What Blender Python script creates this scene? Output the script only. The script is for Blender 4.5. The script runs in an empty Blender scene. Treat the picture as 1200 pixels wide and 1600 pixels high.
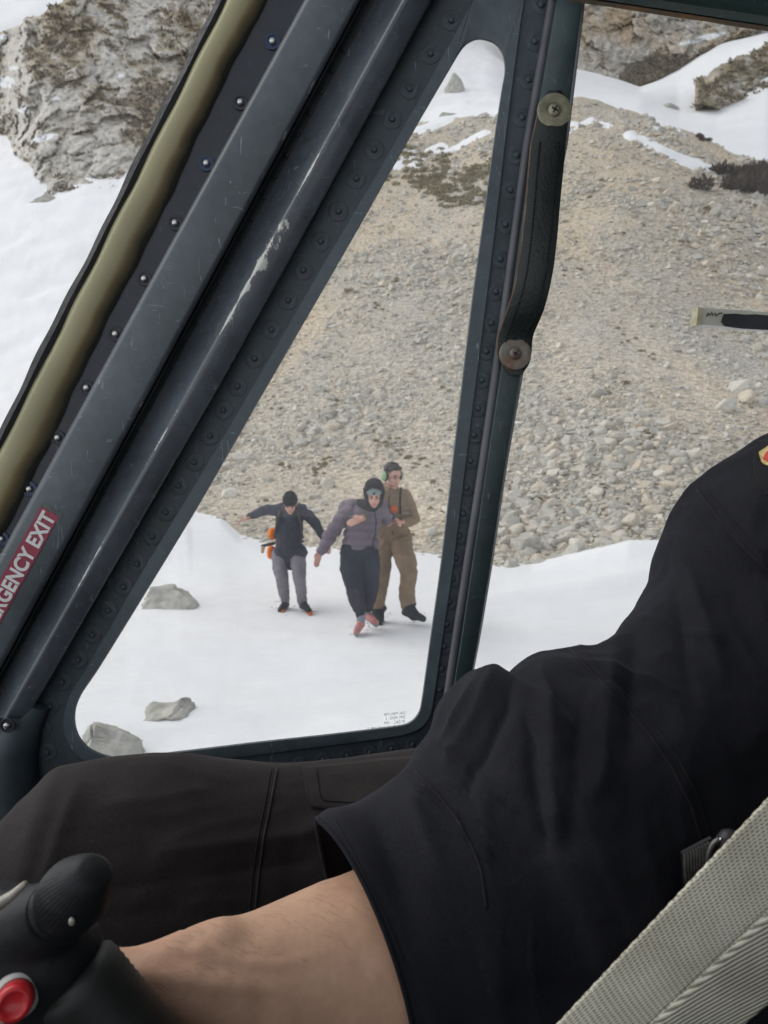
import bpy, bmesh, math, random
import numpy as np
from mathutils import Vector, Matrix, noise as mnoise

random.seed(7)
RNG = np.random.default_rng(7)
SC = bpy.context.scene
COL = SC.collection
R = math.radians

# ------------------------------------------------------------------ camera
CAM_Z = 2.0
FPX = 1109.0                       # focal length of the phone in photo pixels (1200 x 1600)
TILT = math.atan(80.0 / FPX)       # the phone looks about 4 degrees down
cam_data = bpy.data.cameras.new('camera')
cam = bpy.data.objects.new('camera', cam_data)
COL.objects.link(cam)
cam.location = (0, 0, CAM_Z)
cam.rotation_euler = (R(90) - TILT, 0, 0)
cam_data.sensor_fit = 'VERTICAL'
cam_data.sensor_height = 36.0
cam_data.lens = 36.0 * FPX / 1600.0
cam_data.clip_start = 0.02
cam_data.clip_end = 3000
cam_data.dof.use_dof = True
cam_data.dof.focus_distance = 0.78
cam_data.dof.aperture_fstop = 13.5
SC.camera = cam
SC.render.resolution_x, SC.render.resolution_y = 768, 1024

# ------------------------------------------------------------------ sky and sun (bright overcast)
SUN_EL, SUN_AZ = R(48), R(-70)      # azimuth from +Y, clockwise: the light comes from the left, a little ahead
world = bpy.data.worlds.new('World')
SC.world = world
world.use_nodes = True
wn, wl = world.node_tree.nodes, world.node_tree.links
wn.clear()
sky = wn.new('ShaderNodeTexSky')
sky.sky_type = 'NISHITA'
sky.sun_disc = False
sky.sun_elevation = SUN_EL
sky.sun_rotation = SUN_AZ
sky.air_density = 1.0
sky.dust_density = 4.0
sky.ozone_density = 1.0
sky.altitude = 1800
hs = wn.new('ShaderNodeHueSaturation')
hs.inputs['Saturation'].default_value = 0.22     # cloud veil: a nearly white sky
wl.new(sky.outputs[0], hs.inputs['Color'])
bg = wn.new('ShaderNodeBackground')
bg.inputs['Strength'].default_value = 0.15
wl.new(hs.outputs[0], bg.inputs['Color'])
wo = wn.new('ShaderNodeOutputWorld')
wl.new(bg.outputs[0], wo.inputs['Surface'])
sun_d = bpy.data.lights.new('sun', 'SUN')
sun_d.energy = 0.9
sun_d.angle = R(55)
sun_d.color = (1.0, 0.96, 0.9)
sun = bpy.data.objects.new('sun', sun_d)
COL.objects.link(sun)
_sd = Vector((math.sin(SUN_AZ) * math.cos(SUN_EL), math.cos(SUN_AZ) * math.cos(SUN_EL), math.sin(SUN_EL)))
sun.rotation_euler = _sd.to_track_quat('Z', 'Y').to_euler()
sun.location = _sd * 60

SC.view_settings.view_transform = 'Standard'
SC.view_settings.look = 'None'
SC.view_settings.gamma = 1
SC.view_settings.use_curve_mapping = False
SC.view_settings.exposure = 0.56
SC.render.engine = 'CYCLES'
SC.cycles.use_denoising = True
SC.cycles.max_bounces = 8
SC.cycles.transparent_max_bounces = 16
SC.cycles.caustics_reflective = False
SC.cycles.caustics_refractive = False

# ------------------------------------------------------------------ helpers
FWD = Vector((0, math.cos(TILT), -math.sin(TILT)))
UP = Vector((0, math.sin(TILT), math.cos(TILT)))
CAMP = Vector((0, 0, CAM_Z))


def P(px, py, d):
    """The point seen at photo pixel (px, py), d metres along the view axis."""
    return CAMP + FWD * d + Vector((1, 0, 0)) * ((px - 600) / FPX * d) + UP * (-(py - 800) / FPX * d)


def PY(px, py, Y):
    """The point seen at (px, py) on the upright plane y = Y (the helicopter's side)."""
    v = P(px, py, 1.0) - CAMP
    return CAMP + v * (Y / v.y)


def Pn(px, py, d):
    px, py, d = np.broadcast_arrays(np.asarray(px, float), np.asarray(py, float), np.asarray(d, float))
    a = (px - 600) / FPX * d
    b = -(py - 800) / FPX * d
    return np.stack([a, FWD.y * d + UP.y * b, CAM_Z + FWD.z * d + UP.z * b], -1)


def pix(co):
    """World points -> photo pixels and depth."""
    q = np.asarray(co, float) - np.array(CAMP)
    d = q @ np.array(FWD)
    return 600 + FPX * q[..., 0] / d, 800 - FPX * (q @ np.array(UP)) / d, d


def _hash(ix, iy, iz, seed):
    h = (ix.astype(np.int64) * 374761393 + iy.astype(np.int64) * 668265263 + iz.astype(np.int64) * 2147483647 + seed * 974634777) & 0xFFFFFFFF
    h = ((h ^ (h >> 13)) * 1274126177) & 0xFFFFFFFF
    h = (h ^ (h >> 16)) & 0xFFFFFFFF
    return h / 4294967295.0 * 2 - 1


def vnoise(p, seed=0):
    p = np.asarray(p, float)
    i = np.floor(p).astype(np.int64)
    f = p - i
    f = f * f * f * (f * (f * 6 - 15) + 10)
    r = 0
    for dx in (0, 1):
        for dy in (0, 1):
            for dz in (0, 1):
                w = (f[..., 0] if dx else 1 - f[..., 0]) * (f[..., 1] if dy else 1 - f[..., 1]) * (f[..., 2] if dz else 1 - f[..., 2])
                r = r + w * _hash(i[..., 0] + dx, i[..., 1] + dy, i[..., 2] + dz, seed)
    return r


def fbm(p, oct=4, seed=0, gain=0.5, ridged=False):
    p = np.asarray(p, float)
    r, a, t = 0, 1.0, 0
    for o in range(oct):
        n = vnoise(p * (2.03 ** o) + o * 17.3, seed + o)
        if ridged:
            n = 1 - 2 * np.abs(n)
        r = r + a * n
        t += a
        a *= gain
    return r / t


def worley(p, seed=0):
    """Nearest and second distance, a hash of the cell and the vector from its seed point (blocky, jointed rock)."""
    p = np.asarray(p, float)
    i = np.floor(p).astype(np.int64)
    f1 = np.full(p.shape[:-1], 9.0); f2 = f1.copy(); hid = f1.copy(); vec = np.zeros(p.shape)
    for dx in (-1, 0, 1):
        for dy in (-1, 0, 1):
            for dz in (-1, 0, 1):
                c = i + np.array([dx, dy, dz])
                j = np.stack([_hash(c[..., 0], c[..., 1], c[..., 2], seed + k) * 0.5 + 0.5 for k in (1, 2, 3)], -1)
                d = p - (c + j)
                r = np.sqrt((d * d).sum(-1))
                n = r < f1
                f2 = np.where(n, f1, np.minimum(f2, r))
                hid = np.where(n, _hash(c[..., 0], c[..., 1], c[..., 2], seed + 9), hid)
                vec = np.where(n[..., None], d, vec)
                f1 = np.where(n, r, f1)
    return f1, f2, hid, vec


def facets(p, seed=0):
    """Blocks with their own height and tilt, and a recessed joint between neighbours."""
    f1, f2, h, v = worley(p, seed)
    tilt = v[..., 0] * np.sin(h * 37) + v[..., 1] * np.cos(h * 53) + v[..., 2] * np.sin(h * 71 + 1)
    return 0.6 * h + 0.75 * tilt, np.clip((f2 - f1) / 0.10, 0, 1)


def link(o, parent=None):
    COL.objects.link(o)
    if parent is not None:
        o.parent = parent
    return o


def tag(o, label=None, cat=None, group=None, kind=None):
    if label: o['label'] = label
    if cat: o['category'] = cat
    if group: o['group'] = group
    if kind: o['kind'] = kind
    return o


def thing(name, label, cat, loc=(0, 0, 0), group=None):
    o = bpy.data.objects.new(name, None)
    o.empty_display_size = 0.1
    o.location = loc
    link(o)
    return tag(o, label, cat, group)


def mesh_np(name, verts, faces, mat=None, parent=None, smooth=True, attrs=None):
    """Mesh object from numpy verts (N,3) and faces (M,3|4); world coordinates."""
    me = bpy.data.meshes.new(name)
    verts = np.asarray(verts, np.float32).reshape(-1, 3)
    faces = np.asarray(faces, np.int32)
    if len(faces) and faces.ndim == 2:
        k = faces.shape[1]
        me.vertices.add(len(verts)); me.vertices.foreach_set('co', verts.ravel())
        me.loops.add(faces.size); me.loops.foreach_set('vertex_index', faces.ravel())
        me.polygons.add(len(faces)); me.polygons.foreach_set('loop_start', np.arange(0, faces.size, k, dtype=np.int32))
        me.polygons.foreach_set('loop_total', np.full(len(faces), k, np.int32))
        me.update(calc_edges=True)
    if attrs:
        for an, av in attrs.items():
            at = me.attributes.new(an, 'FLOAT', 'POINT')
            at.data.foreach_set('value', np.asarray(av, np.float32).ravel())
    me.polygons.foreach_set('use_smooth', np.full(len(me.polygons), smooth, bool))
    o = bpy.data.objects.new(name, me)
    if mat: me.materials.append(mat)
    link(o)
    if parent is not None:
        parent_keep(o, parent)
    return o


def parent_keep(o, parent):
    o.parent = parent
    m = Matrix.Identity(4)
    q = parent
    while q is not None:
        m = q.matrix_basis @ m if q.parent is None else (q.matrix_parent_inverse @ q.matrix_basis) @ m
        q = q.parent
    o.matrix_parent_inverse = m.inverted()


def bm_obj(name, bm, mat=None, parent=None, smooth=False, auto=None):
    me = bpy.data.meshes.new(name)
    bm.normal_update()
    bm.to_mesh(me); bm.free()
    if smooth or auto:
        me.polygons.foreach_set('use_smooth', np.ones(len(me.polygons), bool))
    if auto:
        me.set_sharp_from_angle(angle=R(auto))
    if mat: me.materials.append(mat)
    o = bpy.data.objects.new(name, me)
    link(o)
    if parent is not None:
        parent_keep(o, parent)
    return o


def copy_to(o, loc=None, parent=None, matrix=None):
    c = o.copy()
    COL.objects.link(c)
    return c


# ------------------------------------------------------------------ materials
def new_mat(name):
    m = bpy.data.materials.new(name)
    m.use_nodes = True
    nt = m.node_tree
    b = nt.nodes['Principled BSDF']
    return m, nt, b


def noise_mat(name, c1, c2, scale=8, rough=0.6, bump=0.0, bump_scale=None, detail=5, metallic=0.0, coords='Object', rough2=None, lo=0.35, hi=0.65, spec=0.5, bump_dist=0.01):
    m, nt, b = new_mat(name)
    tc = nt.nodes.new('ShaderNodeTexCoord')
    n = nt.nodes.new('ShaderNodeTexNoise')
    n.inputs['Scale'].default_value = scale
    n.inputs['Detail'].default_value = detail
    nt.links.new(tc.outputs[coords], n.inputs['Vector'])
    r = nt.nodes.new('ShaderNodeValToRGB')
    r.color_ramp.elements[0].position = lo
    r.color_ramp.elements[1].position = hi
    r.color_ramp.elements[0].color = (*c1, 1)
    r.color_ramp.elements[1].color = (*c2, 1)
    nt.links.new(n.outputs['Fac'], r.inputs['Fac'])
    nt.links.new(r.outputs['Color'], b.inputs['Base Color'])
    b.inputs['Roughness'].default_value = rough
    b.inputs['Metallic'].default_value = metallic
    b.inputs['Specular IOR Level'].default_value = spec
    if rough2 is not None:
        mr = nt.nodes.new('ShaderNodeMapRange')
        mr.inputs['From Min'].default_value = 0.3; mr.inputs['From Max'].default_value = 0.7
        mr.inputs['To Min'].default_value = rough; mr.inputs['To Max'].default_value = rough2
        nt.links.new(n.outputs['Fac'], mr.inputs['Value'])
        nt.links.new(mr.outputs[0], b.inputs['Roughness'])
    if bump:
        n2 = nt.nodes.new('ShaderNodeTexNoise')
        n2.inputs['Scale'].default_value = bump_scale or scale * 4
        n2.inputs['Detail'].default_value = 6
        nt.links.new(tc.outputs[coords], n2.inputs['Vector'])
        bp = nt.nodes.new('ShaderNodeBump')
        bp.inputs['Strength'].default_value = bump
        bp.inputs['Distance'].default_value = bump_dist
        nt.links.new(n2.outputs['Fac'], bp.inputs['Height'])
        nt.links.new(bp.outputs[0], b.inputs['Normal'])
    return m


def attr_node(nt, name):
    a = nt.nodes.new('ShaderNodeAttribute')
    a.attribute_name = name
    return a


def mixrgb(nt, fac, a, b, mode='MIX'):
    x = nt.nodes.new('ShaderNodeMix')
    x.data_type = 'RGBA'; x.blend_type = mode
    for sock, v in ((x.inputs[0], fac), (x.inputs[6], a), (x.inputs[7], b)):
        if hasattr(v, 'is_linked') or hasattr(v, 'links'):
            nt.links.new(v, sock)
        elif isinstance(v, (tuple, list)):
            sock.default_value = (*v, 1)
        else:
            sock.default_value = v
    return x.outputs[2]


def ramp(nt, fac, stops):
    r = nt.nodes.new('ShaderNodeValToRGB')
    e = r.color_ramp.elements
    while len(e) < len(stops): e.new(0.5)
    for el, (p, c) in zip(e, stops):
        el.position = p
        el.color = (*c, 1) if len(c) == 3 else c
    nt.links.new(fac, r.inputs['Fac'])
    return r.outputs['Color']


def tex_noise(nt, vec, scale, detail=5, rough=0.5, dist=0.0):
    n = nt.nodes.new('ShaderNodeTexNoise')
    n.inputs['Scale'].default_value = scale
    n.inputs['Detail'].default_value = detail
    n.inputs['Roughness'].default_value = rough
    n.inputs['Distortion'].default_value = dist
    if vec is not None: nt.links.new(vec, n.inputs['Vector'])
    return n.outputs['Fac']


def obj_coord(nt, kind='Object', scale=None):
    tc = nt.nodes.new('ShaderNodeTexCoord')
    if scale is None: return tc.outputs[kind]
    mp = nt.nodes.new('ShaderNodeMapping')
    mp.inputs['Scale'].default_value = scale
    nt.links.new(tc.outputs[kind], mp.inputs['Vector'])
    return mp.outputs[0]


def bump_to(nt, b, height, strength=0.4, dist=0.01):
    bp = nt.nodes.new('ShaderNodeBump')
    bp.inputs['Strength'].default_value = strength
    bp.inputs['Distance'].default_value = dist
    nt.links.new(height, bp.inputs['Height'])
    nt.links.new(bp.outputs[0], b.inputs['Normal'])
# ------------------------------------------------------------------ terrain materials
M = {}
m, nt, b = new_mat('snow')
v = obj_coord(nt)
f1 = tex_noise(nt, v, 0.35, 6)
c = ramp(nt, f1, [(0.3, (0.83, 0.84, 0.86)), (0.7, (0.88, 0.882, 0.89))])
nt.links.new(c, b.inputs['Base Color'])
b.inputs['Roughness'].default_value = 0.75
b.inputs['Specular IOR Level'].default_value = 0.25
f2 = tex_noise(nt, obj_coord(nt, 'Object', (1.0, 2.2, 1.0)), 1.6, 8, 0.55)
bump_to(nt, b, f2, 0.35, 0.12)
M['snow'] = m

m, nt, b = new_mat('scree_soil')
v = obj_coord(nt)
big = tex_noise(nt, obj_coord(nt, 'Object', (1.0, 0.35, 0.35)), 0.22, 6, 0.62, 0.5)
fine = tex_noise(nt, v, 5.0, 8, 0.7)
vor = nt.nodes.new('ShaderNodeTexVoronoi'); vor.inputs['Scale'].default_value = 11.0
nt.links.new(v, vor.inputs['Vector'])
vc = nt.nodes.new('ShaderNodeSeparateColor'); nt.links.new(vor.outputs['Color'], vc.inputs[0])
soil = ramp(nt, big, [(0.36, (0.54, 0.50, 0.44)), (0.5, (0.60, 0.535, 0.44)), (0.58, (0.66, 0.565, 0.445)), (0.68, (0.69, 0.57, 0.425))])
grain = ramp(nt, vc.outputs[0], [(0.0, (0.60, 0.60, 0.59)), (0.5, (0.9, 0.9, 0.9)), (1.0, (1.15, 1.15, 1.15))])
c = mixrgb(nt, 1.0, soil, grain, 'MULTIPLY')
c = mixrgb(nt, 1.0, c, ramp(nt, fine, [(0.25, (0.62, 0.62, 0.6)), (0.6, (1.1, 1.1, 1.1))]), 'MULTIPLY')
nt.links.new(c, b.inputs['Base Color'])
b.inputs['Roughness'].default_value = 0.95
b.inputs['Specular IOR Level'].default_value = 0.1
bump_to(nt, b, vor.outputs['Distance'], 0.6, 0.08)
M['soil'] = m


def stone_mat(name, use_attr):
    m, nt, b = new_mat(name)
    if use_attr:
        t = attr_node(nt, 'tint').outputs['Fac']
    else:
        oi = nt.nodes.new('ShaderNodeObjectInfo'); t = oi.outputs['Random']
    v = obj_coord(nt)
    base = ramp(nt, t, [(0.0, (0.46, 0.44, 0.405)), (0.3, (0.55, 0.53, 0.485)), (0.6, (0.62, 0.59, 0.535)), (0.85, (0.63, 0.55, 0.45)), (1.0, (0.74, 0.71, 0.65))])
    n = tex_noise(nt, v, 6.0 if use_attr else 5.0, 7, 0.65)
    c = mixrgb(nt, 1.0, base, ramp(nt, n, [(0.3, (0.72, 0.71, 0.69)), (0.65, (1.1, 1.1, 1.08))]), 'MULTIPLY')
    nt.links.new(c, b.inputs['Base Color'])
    b.inputs['Roughness'].default_value = 0.92
    b.inputs['Specular IOR Level'].default_value = 0.12
    bump_to(nt, b, n, 0.5, 0.03)
    return m


M['stone_joined'] = stone_mat('scree_stone_mix', True)
M['stone'] = stone_mat('scree_stone', False)

# boulder: grey limestone with lichen
m, nt, b = new_mat('boulder_rock')
v = obj_coord(nt)
n1 = tex_noise(nt, v, 2.5, 8, 0.65)
n2 = tex_noise(nt, v, 9.0, 8, 0.7)
c = ramp(nt, n1, [(0.3, (0.36, 0.355, 0.33)), (0.55, (0.52, 0.51, 0.475)), (0.72, (0.64, 0.62, 0.55))])
c = mixrgb(nt, 1.0, c, ramp(nt, n2, [(0.3, (0.72, 0.72, 0.70)), (0.62, (1.08, 1.07, 1.04))]), 'MULTIPLY')
nt.links.new(c, b.inputs['Base Color'])
b.inputs['Roughness'].default_value = 0.93
b.inputs['Specular IOR Level'].default_value = 0.12
bump_to(nt, b, n2, 0.7, 0.04)
M['boulder'] = m

# cliffs: limestone with ochre streaks and dead grass on the ledges (attribute "grass" = ledge cover)
def cliff_mat(name, rock_lo, rock_hi, ochre, grass, streak=(1.0, 1.0, 0.35), ochre_amt=0.5, rot=0.0):
    m, nt, b = new_mat(name)
    v = obj_coord(nt)
    vs = obj_coord(nt, 'Object', streak)
    vs.node.inputs['Rotation'].default_value = (0, rot, 0)
    n1 = tex_noise(nt, vs, 0.45, 8, 0.65, 0.6)
    n2 = tex_noise(nt, vs, 0.12, 5, 0.6, 0.4)
    n3 = tex_noise(nt, v, 1.6, 8, 0.7)
    c = ramp(nt, n1, [(0.30, rock_lo), (0.62, rock_hi)])
    fo = ramp(nt, n2, [(0.48, (0, 0, 0)), (0.66, (ochre_amt,) * 3)])
    c = mixrgb(nt, fo, c, ochre)
    c = mixrgb(nt, 1.0, c, ramp(nt, n3, [(0.3, (0.66, 0.66, 0.65)), (0.62, (1.08, 1.08, 1.08))]), 'MULTIPLY')
    g = attr_node(nt, 'grass').outputs['Fac']
    gc = ramp(nt, n3, [(0.3, grass[0]), (0.65, grass[1])])
    c = mixrgb(nt, g, c, gc)
    c = mixrgb(nt, attr_node(nt, 'snowcap').outputs['Fac'], c, (0.86, 0.87, 0.88))
    nt.links.new(c, b.inputs['Base Color'])
    b.inputs['Roughness'].default_value = 0.95
    b.inputs['Specular IOR Level'].default_value = 0.1
    bump_to(nt, b, n3, 0.4, 0.3)
    return m


M['cliff_left'] = cliff_mat('cliff_limestone', (0.46, 0.435, 0.395), (0.72, 0.69, 0.635), (0.58, 0.49, 0.37), ((0.24, 0.195, 0.13), (0.43, 0.36, 0.26)), ochre_amt=0.35)
M['cliff_right'] = cliff_mat('cliff_ochre_limestone', (0.20, 0.18, 0.16), (0.60, 0.565, 0.51), (0.50, 0.37, 0.225), ((0.15, 0.14, 0.08), (0.29, 0.25, 0.15)), streak=(1.5, 1.5, 0.45), rot=-0.75, ochre_amt=0.75)

# ------------------------------------------------------------------ main hillside
GZ = 0.0                                    # level of the snow round the helicopter


def flat(D, z=GZ):
    return 720 + FPX * (CAM_Z - z) / D


DS = np.exp(np.linspace(math.log(0.9), math.log(170), 420))
_near = [(d, flat(d)) for d in (0.8, 1.5, 3.0, 5.0, 7.0, 8.2)]
CTRL = {
    -900: _near + [(12, 880), (20, 790), (35, 690), (55, 540), (85, 380), (120, 280), (175, 200)],
    0: _near + [(12, 888), (20, 800), (35, 680), (55, 500), (85, 300), (110, 205), (175, 130)],
    200: _near + [(12, 892), (20, 790), (35, 660), (55, 480), (85, 285), (110, 190), (175, 120)],
    310: _near + [(11, 905), (16, 806), (24, 690), (36, 545), (55, 380), (85, 250), (110, 170), (175, 90)],
    440: _near + [(10, 930), (14.2, 845), (21, 700), (33, 520), (50, 370), (70, 270), (100, 190), (175, 60)],
    600: _near + [(10, 925), (13.2, 858), (20, 700), (31, 510), (45, 375), (60, 278), (80, 200), (110, 110), (175, 10)],
    720: _near + [(10, 925), (12.6, 868), (19, 700), (29, 510), (42, 370), (58, 262), (74, 185), (90, 150), (120, 85), (175, 0)],
    800: _near + [(10, 925), (12.0, 878), (18.2, 700), (27.5, 510), (40, 360), (55, 235), (66, 180), (80, 160), (110, 110), (175, 60)],
    890: _near + [(10, 925), (12.0, 872), (17.5, 700), (26, 520), (38, 350), (50, 225), (62, 137), (72, 165), (90, 240), (175, 300)],
    1000: _near + [(10, 925), (12.0, 862), (17, 700), (25, 520), (36, 350), (48, 230), (57, 168), (66, 200), (85, 300), (175, 400)],
    1100: _near + [(10, 925), (12.0, 860), (17, 700), (25, 530), (35, 380), (45, 272), (53, 217), (62, 260), (80, 340), (175, 450)],
    1200: _near + [(10, 925), (11.8, 862), (17, 710), (25, 550), (34, 420), (43, 325), (50, 258), (58, 300), (75, 380), (175, 480)],
    1500: _near + [(10, 925), (11.8, 870), (17, 740), (25, 610), (34, 500), (42, 440), (47, 410), (55, 440), (70, 500), (175, 560)],
    2200: _near + [(10, 925), (12, 890), (17, 800), (25, 700), (34, 620), (42, 580), (50, 590), (70, 640), (175, 660)],
}
_ck = sorted(CTRL)
_tab = np.array([np.interp(np.log(DS), np.log([a for a, _ in CTRL[k]]), [b for _, b in CTRL[k]]) for k in _ck])
for _ in range(2):                            # round the profile corners
    _tab[:, 1:-1] = 0.25 * _tab[:, :-2] + 0.5 * _tab[:, 1:-1] + 0.25 * _tab[:, 2:]
COLS = np.concatenate([np.arange(-900, -120, 20.0), np.arange(-120, 1330, 3.6), np.arange(1330, 2201, 20.0)])
PYT = np.stack([np.interp(COLS, _ck, _tab[:, j]) for j in range(len(DS))], 1)     # (cols, depths)
ker = np.ones(25) / 25
pad = np.pad(PYT, ((12, 12), (0, 0)), mode='edge')
PYT = np.stack([np.convolve(pad[:, j], ker, 'valid') for j in range(len(DS))], 1)
BASE = Pn(COLS[:, None], PYT, DS[None, :])
_amp = np.clip((DS - 9) / 40, 0, 1)[None, :]
BASE[..., 2] += _amp * (0.9 * fbm(BASE * 0.09, 4, 3) + 0.28 * fbm(BASE * 0.45, 3, 9)) + 0.02 * fbm(BASE * 0.8, 3, 5)
# drift bank to the right of the door post
_px0, _py0, _ = pix(BASE)
_bank = np.exp(-((DS[None, :] - 11.3) / 0.9) ** 2) * np.clip((COLS[:, None] - 830) / 150, 0, 1) * (0.30 - 0.04 * np.clip((COLS[:, None] - 985) / 90, 0, 1))
SNOWLIFT = _bank + 0.10 * np.exp(-((DS[None, :] - 9.0 - (COLS[:, None] - 750) * 0.004) / 0.45) ** 2) * np.clip((COLS[:, None] - 700) / 60, 0, 1)


def ground_at(px, D):
    """World point of the hillside for column px at depth D."""
    i = np.clip(np.interp(px, COLS, np.arange(len(COLS))), 0, len(COLS) - 1.001)
    j = np.clip(np.interp(np.log(D), np.log(DS), np.arange(len(DS))), 0, len(DS) - 1.001)
    i0, j0 = np.floor(i).astype(int), np.floor(j).astype(int)
    fi, fj = (i - i0)[..., None], (j - j0)[..., None]
    return (BASE[i0, j0] * (1 - fi) * (1 - fj) + BASE[i0 + 1, j0] * fi * (1 - fj) + BASE[i0, j0 + 1] * (1 - fi) * fj + BASE[i0 + 1, j0 + 1] * fi * fj)


def depth_of(px, py):
    """Depth at which the hillside (first surface) shows at pixel (px, py)."""
    i = int(round(np.interp(px, COLS, np.arange(len(COLS)))))
    prof = PYR[i]
    j = np.argmax(prof <= py)
    if prof[j] > py: return None
    if j == 0: return DS[0]
    t = (prof[j - 1] - py) / max(1e-6, prof[j - 1] - prof[j])
    return DS[j - 1] + t * (DS[j] - DS[j - 1])


PYR = pix(BASE)[1]

# where snow lies on the hillside, in metres of signed margin
SNOW_EDGE = [(-900, -400), (120, -400), (205, 250), (255, 560), (300, 797), (318, 802), (345, 806), (375, 836), (400, 842), (440, 853), (520, 856), (600, 858), (700, 868), (790, 880), (880, 872), (985, 858), (1060, 858), (1200, 862), (2200, 900)]
PATCH = [([(640, 236), (648, 262)], 10), ([(655, 205), (700, 186)], 11), ([(692, 240), (722, 228)], 6), ([(725, 224), (760, 206)], 7),
         ([(660, 245), (690, 228)], 8), ([(620, 260), (632, 250)], 9),
         ([(890, 205), (925, 188), (950, 196)], 6), ([(880, 190), (905, 196)], 5), ([(985, 213), (1020, 228), (1060, 246), (1120, 268)], 11), ([(1040, 238), (1085, 262)], 8),
         ([(1058, 206), (1072, 214)], 6), ([(1020, 200), (1045, 208)], 4), ([(1000, 172), (1050, 190)], 4), ([(880, 146), (910, 140)], 6)]


def seg_dist(px, py, pts):
    best = np.full(px.shape, 1e9)
    for (ax, ay), (bx, by) in zip(pts[:-1], pts[1:]):
        dx, dy = bx - ax, by - ay
        t = np.clip(((px - ax) * dx + (py - ay) * dy) / max(1e-6, dx * dx + dy * dy), 0, 1)
        best = np.minimum(best, np.hypot(px - ax - t * dx, (py - ay - t * dy) * 1.5))
    return best


def snow_margin(px, py, D, co):
    near = py - np.interp(px, [a for a, _ in SNOW_EDGE], [b for _, b in SNOW_EDGE])
    near = np.minimum(near, 400)
    top = np.where(px < 875, np.interp(px, [180, 300, 420, 560, 640, 700, 790, 875], [320, 330, 300, 235, 196, 184, 182, 166]) - py, -400)
    behind = np.where((px >= 860) & (D > 64), 60, -400)
    mm = np.maximum(np.maximum(near, top), behind)
    for pts, r in PATCH:
        mm = np.maximum(mm, r - seg_dist(px, py, pts))
    n = fbm(co * np.array([0.9, 0.5, 1.2]), 4, 21)
    m2 = (mm + 7 * n * np.clip((D - 9) / 12, 0, 1)) * D / FPX
    return m2


_px, _py, _D = pix(BASE)
MARG = snow_margin(_px, _py, _D, BASE)
nC, nD = len(COLS), len(DS)
idx = np.arange(nC * nD).reshape(nC, nD)
quads = np.stack([idx[:-1, :-1], idx[1:, :-1], idx[1:, 1:], idx[:-1, 1:]], -1).reshape(-1, 4)

keep = (MARG.ravel()[quads].min(1) < 0.6)
def compact(V, F):
    u, inv = np.unique(F, return_inverse=True)
    return V[u], inv.reshape(F.shape), u
V2, F2, _ = compact(BASE.reshape(-1, 3), quads[keep])
scree = mesh_np('scree_slope', V2, F2, M['soil'])
tag(scree, 'long slope of pale beige and grey limestone scree rising behind the people', kind='structure')

LIFT = np.clip(MARG * 0.35, -0.6, 0.10) + np.clip(MARG * 0.05, 0, 0.06)
SNOWV = BASE.copy()
_dr = BASE * np.array([0.55, 1.1, 0.3]); _dr[..., 0] += 0.35 * BASE[..., 1]
SNOWV[..., 2] += LIFT + SNOWLIFT + 0.045 * fbm(_dr, 4, 91) * np.clip(MARG, 0, 1) + 0.012 * fbm(BASE * np.array([1.2, 4.5, 1.0]), 3, 95) * np.clip(MARG, 0, 1)
keep = (MARG.ravel()[quads].max(1) > -0.5)
V2, F2, _ = compact(SNOWV.reshape(-1, 3), quads[keep])
snow = mesh_np('snow', V2, F2, M['snow'])
tag(snow, 'soft white snowfield the three people walk across, thinning to patches on the slope', kind='structure')


def snow_z(px, D):
    i = int(round(np.interp(px, COLS, np.arange(nC)))); j = int(round(np.interp(np.log(D), np.log(DS), np.arange(nD))))
    return SNOWV[i, j]


# level snow beside and behind the helicopter
gv, gf = [], []
xs = np.concatenate([[-900, -300, -80, -30], np.arange(-12, 13, 1.0), [30, 80, 300, 900]])
ys = np.array([-900, -300, -100, -40, -15, -6, -3, -1.5, 0, 0.95])
gg = np.stack(np.meshgrid(xs, ys, indexing='ij') + [np.full((len(xs), len(ys)), GZ + 0.06)], -1)
ii = np.arange(len(xs) * len(ys)).reshape(len(xs), len(ys))
gq = np.stack([ii[:-1, :-1], ii[1:, :-1], ii[1:, 1:], ii[:-1, 1:]], -1).reshape(-1, 4)
tag(mesh_np('snow_ground', gg.reshape(-1, 3), gq, M['snow']), 'level snow under and behind the helicopter', kind='structure')


# ------------------------------------------------------------------ far snow basin, and the white snow backdrop added above the left cliff
def fan(name, ctrl, d0, d1, nd, cols, mat, seed, amp=0.8):
    ds = np.exp(np.linspace(math.log(d0), math.log(d1), nd))
    ks = sorted(ctrl)
    tab = np.array([np.interp(np.log(ds), np.log([a for a, _ in ctrl[k]]), [b for _, b in ctrl[k]]) for k in ks])
    py = np.stack([np.interp(cols, ks, tab[:, j]) for j in range(nd)], 1)
    co = Pn(cols[:, None], py, ds[None, :])
    co[..., 2] += amp * fbm(co * 0.05, 4, seed)
    n, k = len(cols), nd
    ix = np.arange(n * k).reshape(n, k)
    q = np.stack([ix[:-1, :-1], ix[1:, :-1], ix[1:, 1:], ix[:-1, 1:]], -1).reshape(-1, 4)
    return mesh_np(name, co.reshape(-1, 3), q, mat), co


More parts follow.
